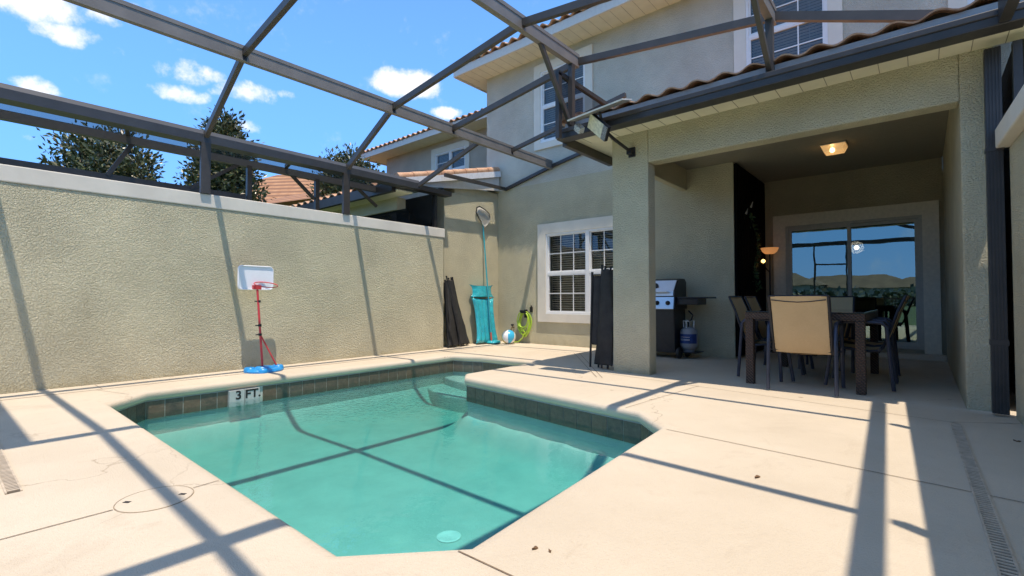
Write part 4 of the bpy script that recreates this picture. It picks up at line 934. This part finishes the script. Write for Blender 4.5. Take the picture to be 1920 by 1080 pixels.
# sling chairs: sitter faces local +Y
s = Mat('tan_sling'); nz_ = s.noise(60, 2, .5, s.mapping((1, 1, 8))); s.set(Base_Color=s.ramp(s.math('ADD', s.math('MULTIPLY', nz_, .5), s.math('MULTIPLY', s.noise(4, 3), .5)), [(.3, (.50, .34, .175)), (.7, (.62, .44, .24))]), Roughness=.8); s.bump(nz_, .001); M_SLING = s.m
M_TUBE = plain('chair_frame', (.02, .022, .030), .35, .4, var=.2); M_ARM = plain('chair_arm', (.045, .055, .085), .38, .4, var=.15)
def sling_chair(label, loc, rz):
    t = thing('patio_chair', label, 'chair', loc, rz, 'sling chairs round the patio table')
    W_ = .235
    back = [(-.02, .36), (-.06, .42), (-.115, .58), (-.165, .74), (-.225, .885)]   # (y, z)
    seat = [(.42, .385), (.38, .41), (.22, .385), (.05, .365), (-.02, .375)]
    def sheet(pr, nm, w, sag):
        b = MB(); N_ = 8; th = .004
        for sgn in (1, -1):
            base = len(b.v)
            for (y_, z_) in pr:
                for i in range(N_+1): g_ = i/N_*2-1; q = sag*(1-g_*g_); b.v.append((g_*w, y_-q*(1 if nm == 'backrest' else 0)-sgn*th*(nm == 'backrest'), z_-q*(1 if nm == 'seat' else 0)+sgn*th*(nm == 'seat')))
            for j in range(len(pr)-1):
                for i in range(N_): a = base+j*(N_+1)+i; b.f.append((a, a+1, a+N_+2, a+N_+1)); b.mi.append(0)
        return b.build(nm, M_SLING, t, smooth=True)
    bk = sheet(back, 'backrest', W_-.016, .012); sheet(seat, 'seat', W_-.008, .02)
    MB().tube([(-W_+.02, -.222, .852), (-.1, -.220, .838), (0, -.219, .832), (.1, -.220, .838), (W_-.02, -.222, .852)], .005, 6).build('seam', M_TUBE, bk, smooth=True)
    for sx_ in (-1, 1):
        MB().tube([(sx_*W_, y_, z_) for y_, z_ in back[::-1]]+[(sx_*W_, y_, z_) for y_, z_ in seat[::-1]], .0125, 8).build('side_rail', M_TUBE, t, smooth=True)
        MB().tube([(sx_*(W_+.035), -.13, .015), (sx_*(W_+.033), -.10, .40), (sx_*(W_+.03), -.085, .60), (sx_*(W_+.03), -.05, .635), (sx_*(W_+.03), .10, .645), (sx_*(W_+.03), .25, .64), (sx_*(W_+.03), .30, .61), (sx_*(W_+.03), .36, .30), (sx_*(W_+.03), .40, .015)], .017, 8).build('leg_arm', M_ARM, t, smooth=True)
    MB().tube([(-W_-.03, -.03, .385), (W_+.03, -.03, .385)], .011, 8).build('crossbar', M_TUBE, t, smooth=True)
    MB().tube([(-W_-.03, .33, .36), (W_+.03, .33, .36)], .011, 8).build('crossbar', M_TUBE, t, smooth=True)
    MB().tube([(-W_, -.226, .888), (W_, -.226, .888)], .008, 8).build('top_rail', M_TUBE, t, smooth=True)
    return t
c0 = sling_chair('tan sling chair nearest the pool, its lit back turned to the viewer', (-.85, 5.17, 0), 0)
copy_thing(c0, (-1.42, 5.92, 0), R(-90), 'tan sling chair on the left of the table, nearer the pool')
copy_thing(c0, (-1.42, 6.55, 0), R(-90), 'tan sling chair on the left of the table, farther back by the black slats')
copy_thing(c0, (-.34, 5.90, 0), R(90), 'tan sling chair on the right of the table, nearer the pool')
copy_thing(c0, (-.34, 6.55, 0), R(90), 'tan sling chair on the right of the table, nearer the glass door')
copy_thing(c0, (-.88, 7.12, 0), R(180), 'tan sling chair at the far end of the table facing the pool')
# plant pot beyond the table
t = thing('potted_plant', 'small leafy green plant in a dark pot in front of the sliding door', 'plant', (-1.32, 8.55, 0))
MB().lathe([(.10, 0), (.14, .30), (.15, .32), (.13, .32), (.11, .27)], seg=20).build('pot', M_BLK, t, smooth=True)
rd = random.Random(6); b = MB()
for i in range(420):
    a = rd.uniform(0, 2*math.pi); r0 = rd.uniform(0, .05); h0 = rd.uniform(.45, .88); rr = rd.uniform(.04, .27)*(1.2-h0*.4); p = Vector((r0*math.cos(a), r0*math.sin(a), .3)); q = Vector((rr*math.cos(a), rr*math.sin(a), h0)); d = Vector((math.cos(a+rd.gauss(0, .6)), math.sin(a+rd.gauss(0, .6)), rd.uniform(-.3, .6))).normalized()
    sd_ = d.cross(Vector((0, 0, 1))).normalized()*.012; b.quad(q, q+d*.035+sd_, q+d*.075, q+d*.035-sd_)
b.build('foliage', plain('plant_green', (.035, .10, .02), .5, var=.3), t)
b = MB(); rd = random.Random(7)
for i in range(22): a = rd.uniform(0, 6.28); r_ = rd.uniform(.05, .2); b.tube([(0, 0, .29), (r_*.4*math.cos(a), r_*.4*math.sin(a), .5), (r_*math.cos(a), r_*math.sin(a), rd.uniform(.6, .85))], .004, 4)
b.build('stem', plain('stem_green', (.03, .07, .02), .6), t)

# floor lamp
t = thing('floor_lamp', 'black floor lamp with glowing amber bowl shade and side reading bulb', 'lamp', (-1.90, 8.78, 0))
MB().lathe([(.12, 0), (.125, .015), (.03, .03)], seg=22).build('base', M_BLK, t, smooth=True)
MB().tube([(0, 0, .02), (0, 0, 1.62)], .012, 8).build('pole', M_BLK, t, smooth=True)
MB().lathe([(.02, 1.60), (.07, 1.605), (.11, 1.64), (.135, 1.70), (.13, 1.70), (.10, 1.65), (.01, 1.62)], seg=24).build('lamp_shade', emit('amber_shade', (.80, .36, .14), .38), t, smooth=True)
MB().tube([(0, 0, 1.30), (-.03, -.05, 1.34), (-.06, -.10, 1.40), (-.07, -.12, 1.44)], .009, 8).build('arm', M_BLK, t, smooth=True)
MB().lathe([(.005, -.032), (.028, -.015), (.032, 0), (.028, .015), (.005, .032)], (-.07, -.12, 1.48), 14).build('bulb', emit('reading_bulb', (1, .66, .22), 3.2), t, smooth=True)
# black slat screen with vine and fairy lights
t = thing('slat_screen', 'tall black slatted screen covering the patio side wall', 'screen', (-2.045, 8.26, 0))
b = MB()
for k in range(13): y_ = -.82+k*.134; b.box(-.012, .012, y_, y_+.115, .03, 2.84)
M_LAT = plain('slat_black', (.004, .004, .004), .9, spec=.1)
b.build('slat', M_LAT, t)
b = MB(); b.box(-.022, -.012, -.83, .83, .03, 2.84); b.build('backing', M_LAT, t)
t = thing('artificial_vine', 'dim green leafy vine with tiny lights pinned on the black slats', 'vine', (-2.02, 8.3, 1.5))
rd = random.Random(12); b = MB(); path = [Vector((.0, .25*math.sin(k*.5)+.05*k-.2, .62-k*.10)) for k in range(12)]
b.tube(path, .006, 5); b.build('stem', plain('vine_stem', (.03, .05, .02), .7), t, smooth=True)
b = MB()
for p in path:
    for i in range(9):
        d = Vector((rd.uniform(.1, .9), rd.gauss(0, 1), rd.gauss(0, .8))).normalized(); u_ = d.cross(Vector((rd.gauss(0, 1), rd.gauss(0, 1), rd.gauss(0, 1)))).normalized(); q = p+Vector((0, rd.gauss(0, .05), rd.gauss(0, .05)))
        b.quad(q, q+d*.04+u_*.018, q+d*.085, q+d*.04-u_*.018)
b.build('foliage', plain('vine_leaf', (.07, .13, .05), .5, var=.3), t)
for y_, z_ in ((-.30, .72), (-.02, .86)):
    b = MB(); b.poly([(.03, y_, z_), (.06, y_+.05, z_+.09), (.03, y_+.10, z_)]); b.poly([(.035, y_, z_), (.065, y_+.05, z_+.09), (.035, y_+.10, z_)]); b.poly([(.03, y_, z_), (.06, y_+.05, z_+.09), (.065, y_+.05, z_+.09), (.035, y_, z_)])
    o = b.build('paper_butterfly', plain('paper_white', (.7, .7, .7), .7)); o.location = (-2.035, 8.05, 1.42)
    tag(o, 'lower left of two white paper triangles on black slats' if y_ < -.1 else 'upper right of two white paper triangles on black slats', 'ornament', 'paper ornaments on the slats')
# ceiling light
t = thing('ceiling_light', 'square lit glass ceiling light under the patio ceiling', 'ceiling light', (-.84, 7.45, 2.858))
MB().box(-.14, .14, -.14, .14, -.018, 0).build('mount_plate', plain('brushed_plate', (.5, .45, .36), .4, .5), t, bevel=.004)
b = MB(); q0, q1, z0, z1 = .135, .10, -.02, -.10
for (a_, c_) in (((-1, -1), (1, -1)), ((1, -1), (1, 1)), ((1, 1), (-1, 1)), ((-1, 1), (-1, -1))): b.quad((a_[0]*q0, a_[1]*q0, z0), (c_[0]*q0, c_[1]*q0, z0), (c_[0]*q1, c_[1]*q1, z1), (a_[0]*q1, a_[1]*q1, z1))
b.quad((-q1, -q1, z1), (q1, -q1, z1), (q1, q1, z1), (-q1, q1, z1))
s = Mat('frosted_shade'); s.set(Base_Color=(.85, .72, .5), Roughness=.3, Emission_Color=(1, .62, .28), Emission_Strength=.42, Alpha=.55); b.build('shade', s.m, t)
MB().lathe([(.004, -.035), (.026, -.02), (.03, 0), (.02, .025), (.01, .03)], (-.02, 0, -.06), 14).build('bulb', emit('warm_bulb', (1, .72, .38), 9), t, smooth=True)
# solar flood light
t = thing('solar_light', 'solar panel flood light with bracket arm fixed to the patio corner', 'solar light', (-2.55, 5.18, 2.57))
b = MB(); b.box(-.045, .035, -.02, .0, -.05, .06); b.tube([(0, -.02, .0), (-.01, -.14, .02), (-.02, -.40, .06), (-.03, -.62, .11)], .018, 8); b.box(-.035, .02, -.09, -.02, -.03, .03); b.build('bracket', M_BLK, t)
rotp = Matrix.Rotation(R(-5), 3, 'Y') @ Matrix.Rotation(R(17), 3, 'X')
pc = (-.02, -.74, .285)
b = MB().box(-.33, .33, -.115, .115, -.008, .006, rotp, pc); pn = b.build('solar_panel', plain('panel_frame', (.75, .75, .73), .35, .4), t)
MB().box(-.315, .315, -.10, .10, .0065, .009, rotp, pc).build('solar_cell', plain('panel_cell', (.02, .025, .04), .2), pn)
MB().box(-.315, .315, -.10, .10, -.011, -.0085, rotp, pc).build('panel_back', plain('panel_back', (.22, .21, .20), .6), pn)
MB().tube([(-.03, -.62, .11), (-.02, -.72, .27)], .016, 8).build('neck', M_BLK, t, smooth=True)
Lx = Vector((.72, -.10, -.69)).normalized(); Nz = Vector((.05, -.72, -.62)); Nz = (Nz-Lx*Nz.dot(Lx)).normalized(); Wy = Nz.cross(Lx)
roth = Matrix((Lx, Wy, Nz)).transposed(); hc = (-.06, -.68, .13)
hd = MB().box(-.16, .16, -.085, .085, -.03, .012, roth, hc).build('lamp_head', M_BLK, t, bevel=.008)
MB().box(-.155, .085, -.08, .08, .0125, .018, roth, hc).build('lens', plain('aged_lens', (.70, .66, .48), .35, var=.2, scale=30), hd)
MB().box(.09, .155, -.08, .08, .0125, .018, roth, hc).build('sensor_strip', plain('speckle', (.22, .22, .21), .5, var=.9, scale=120), hd)
MB().box(-.05, .05, -.035, .035, -.035, .035, roth, (-.30, -.68, .17)).build('lamp_head', plain('speckle_cube', (.45, .45, .43), .4, var=.8, scale=90), t, bevel=.005)
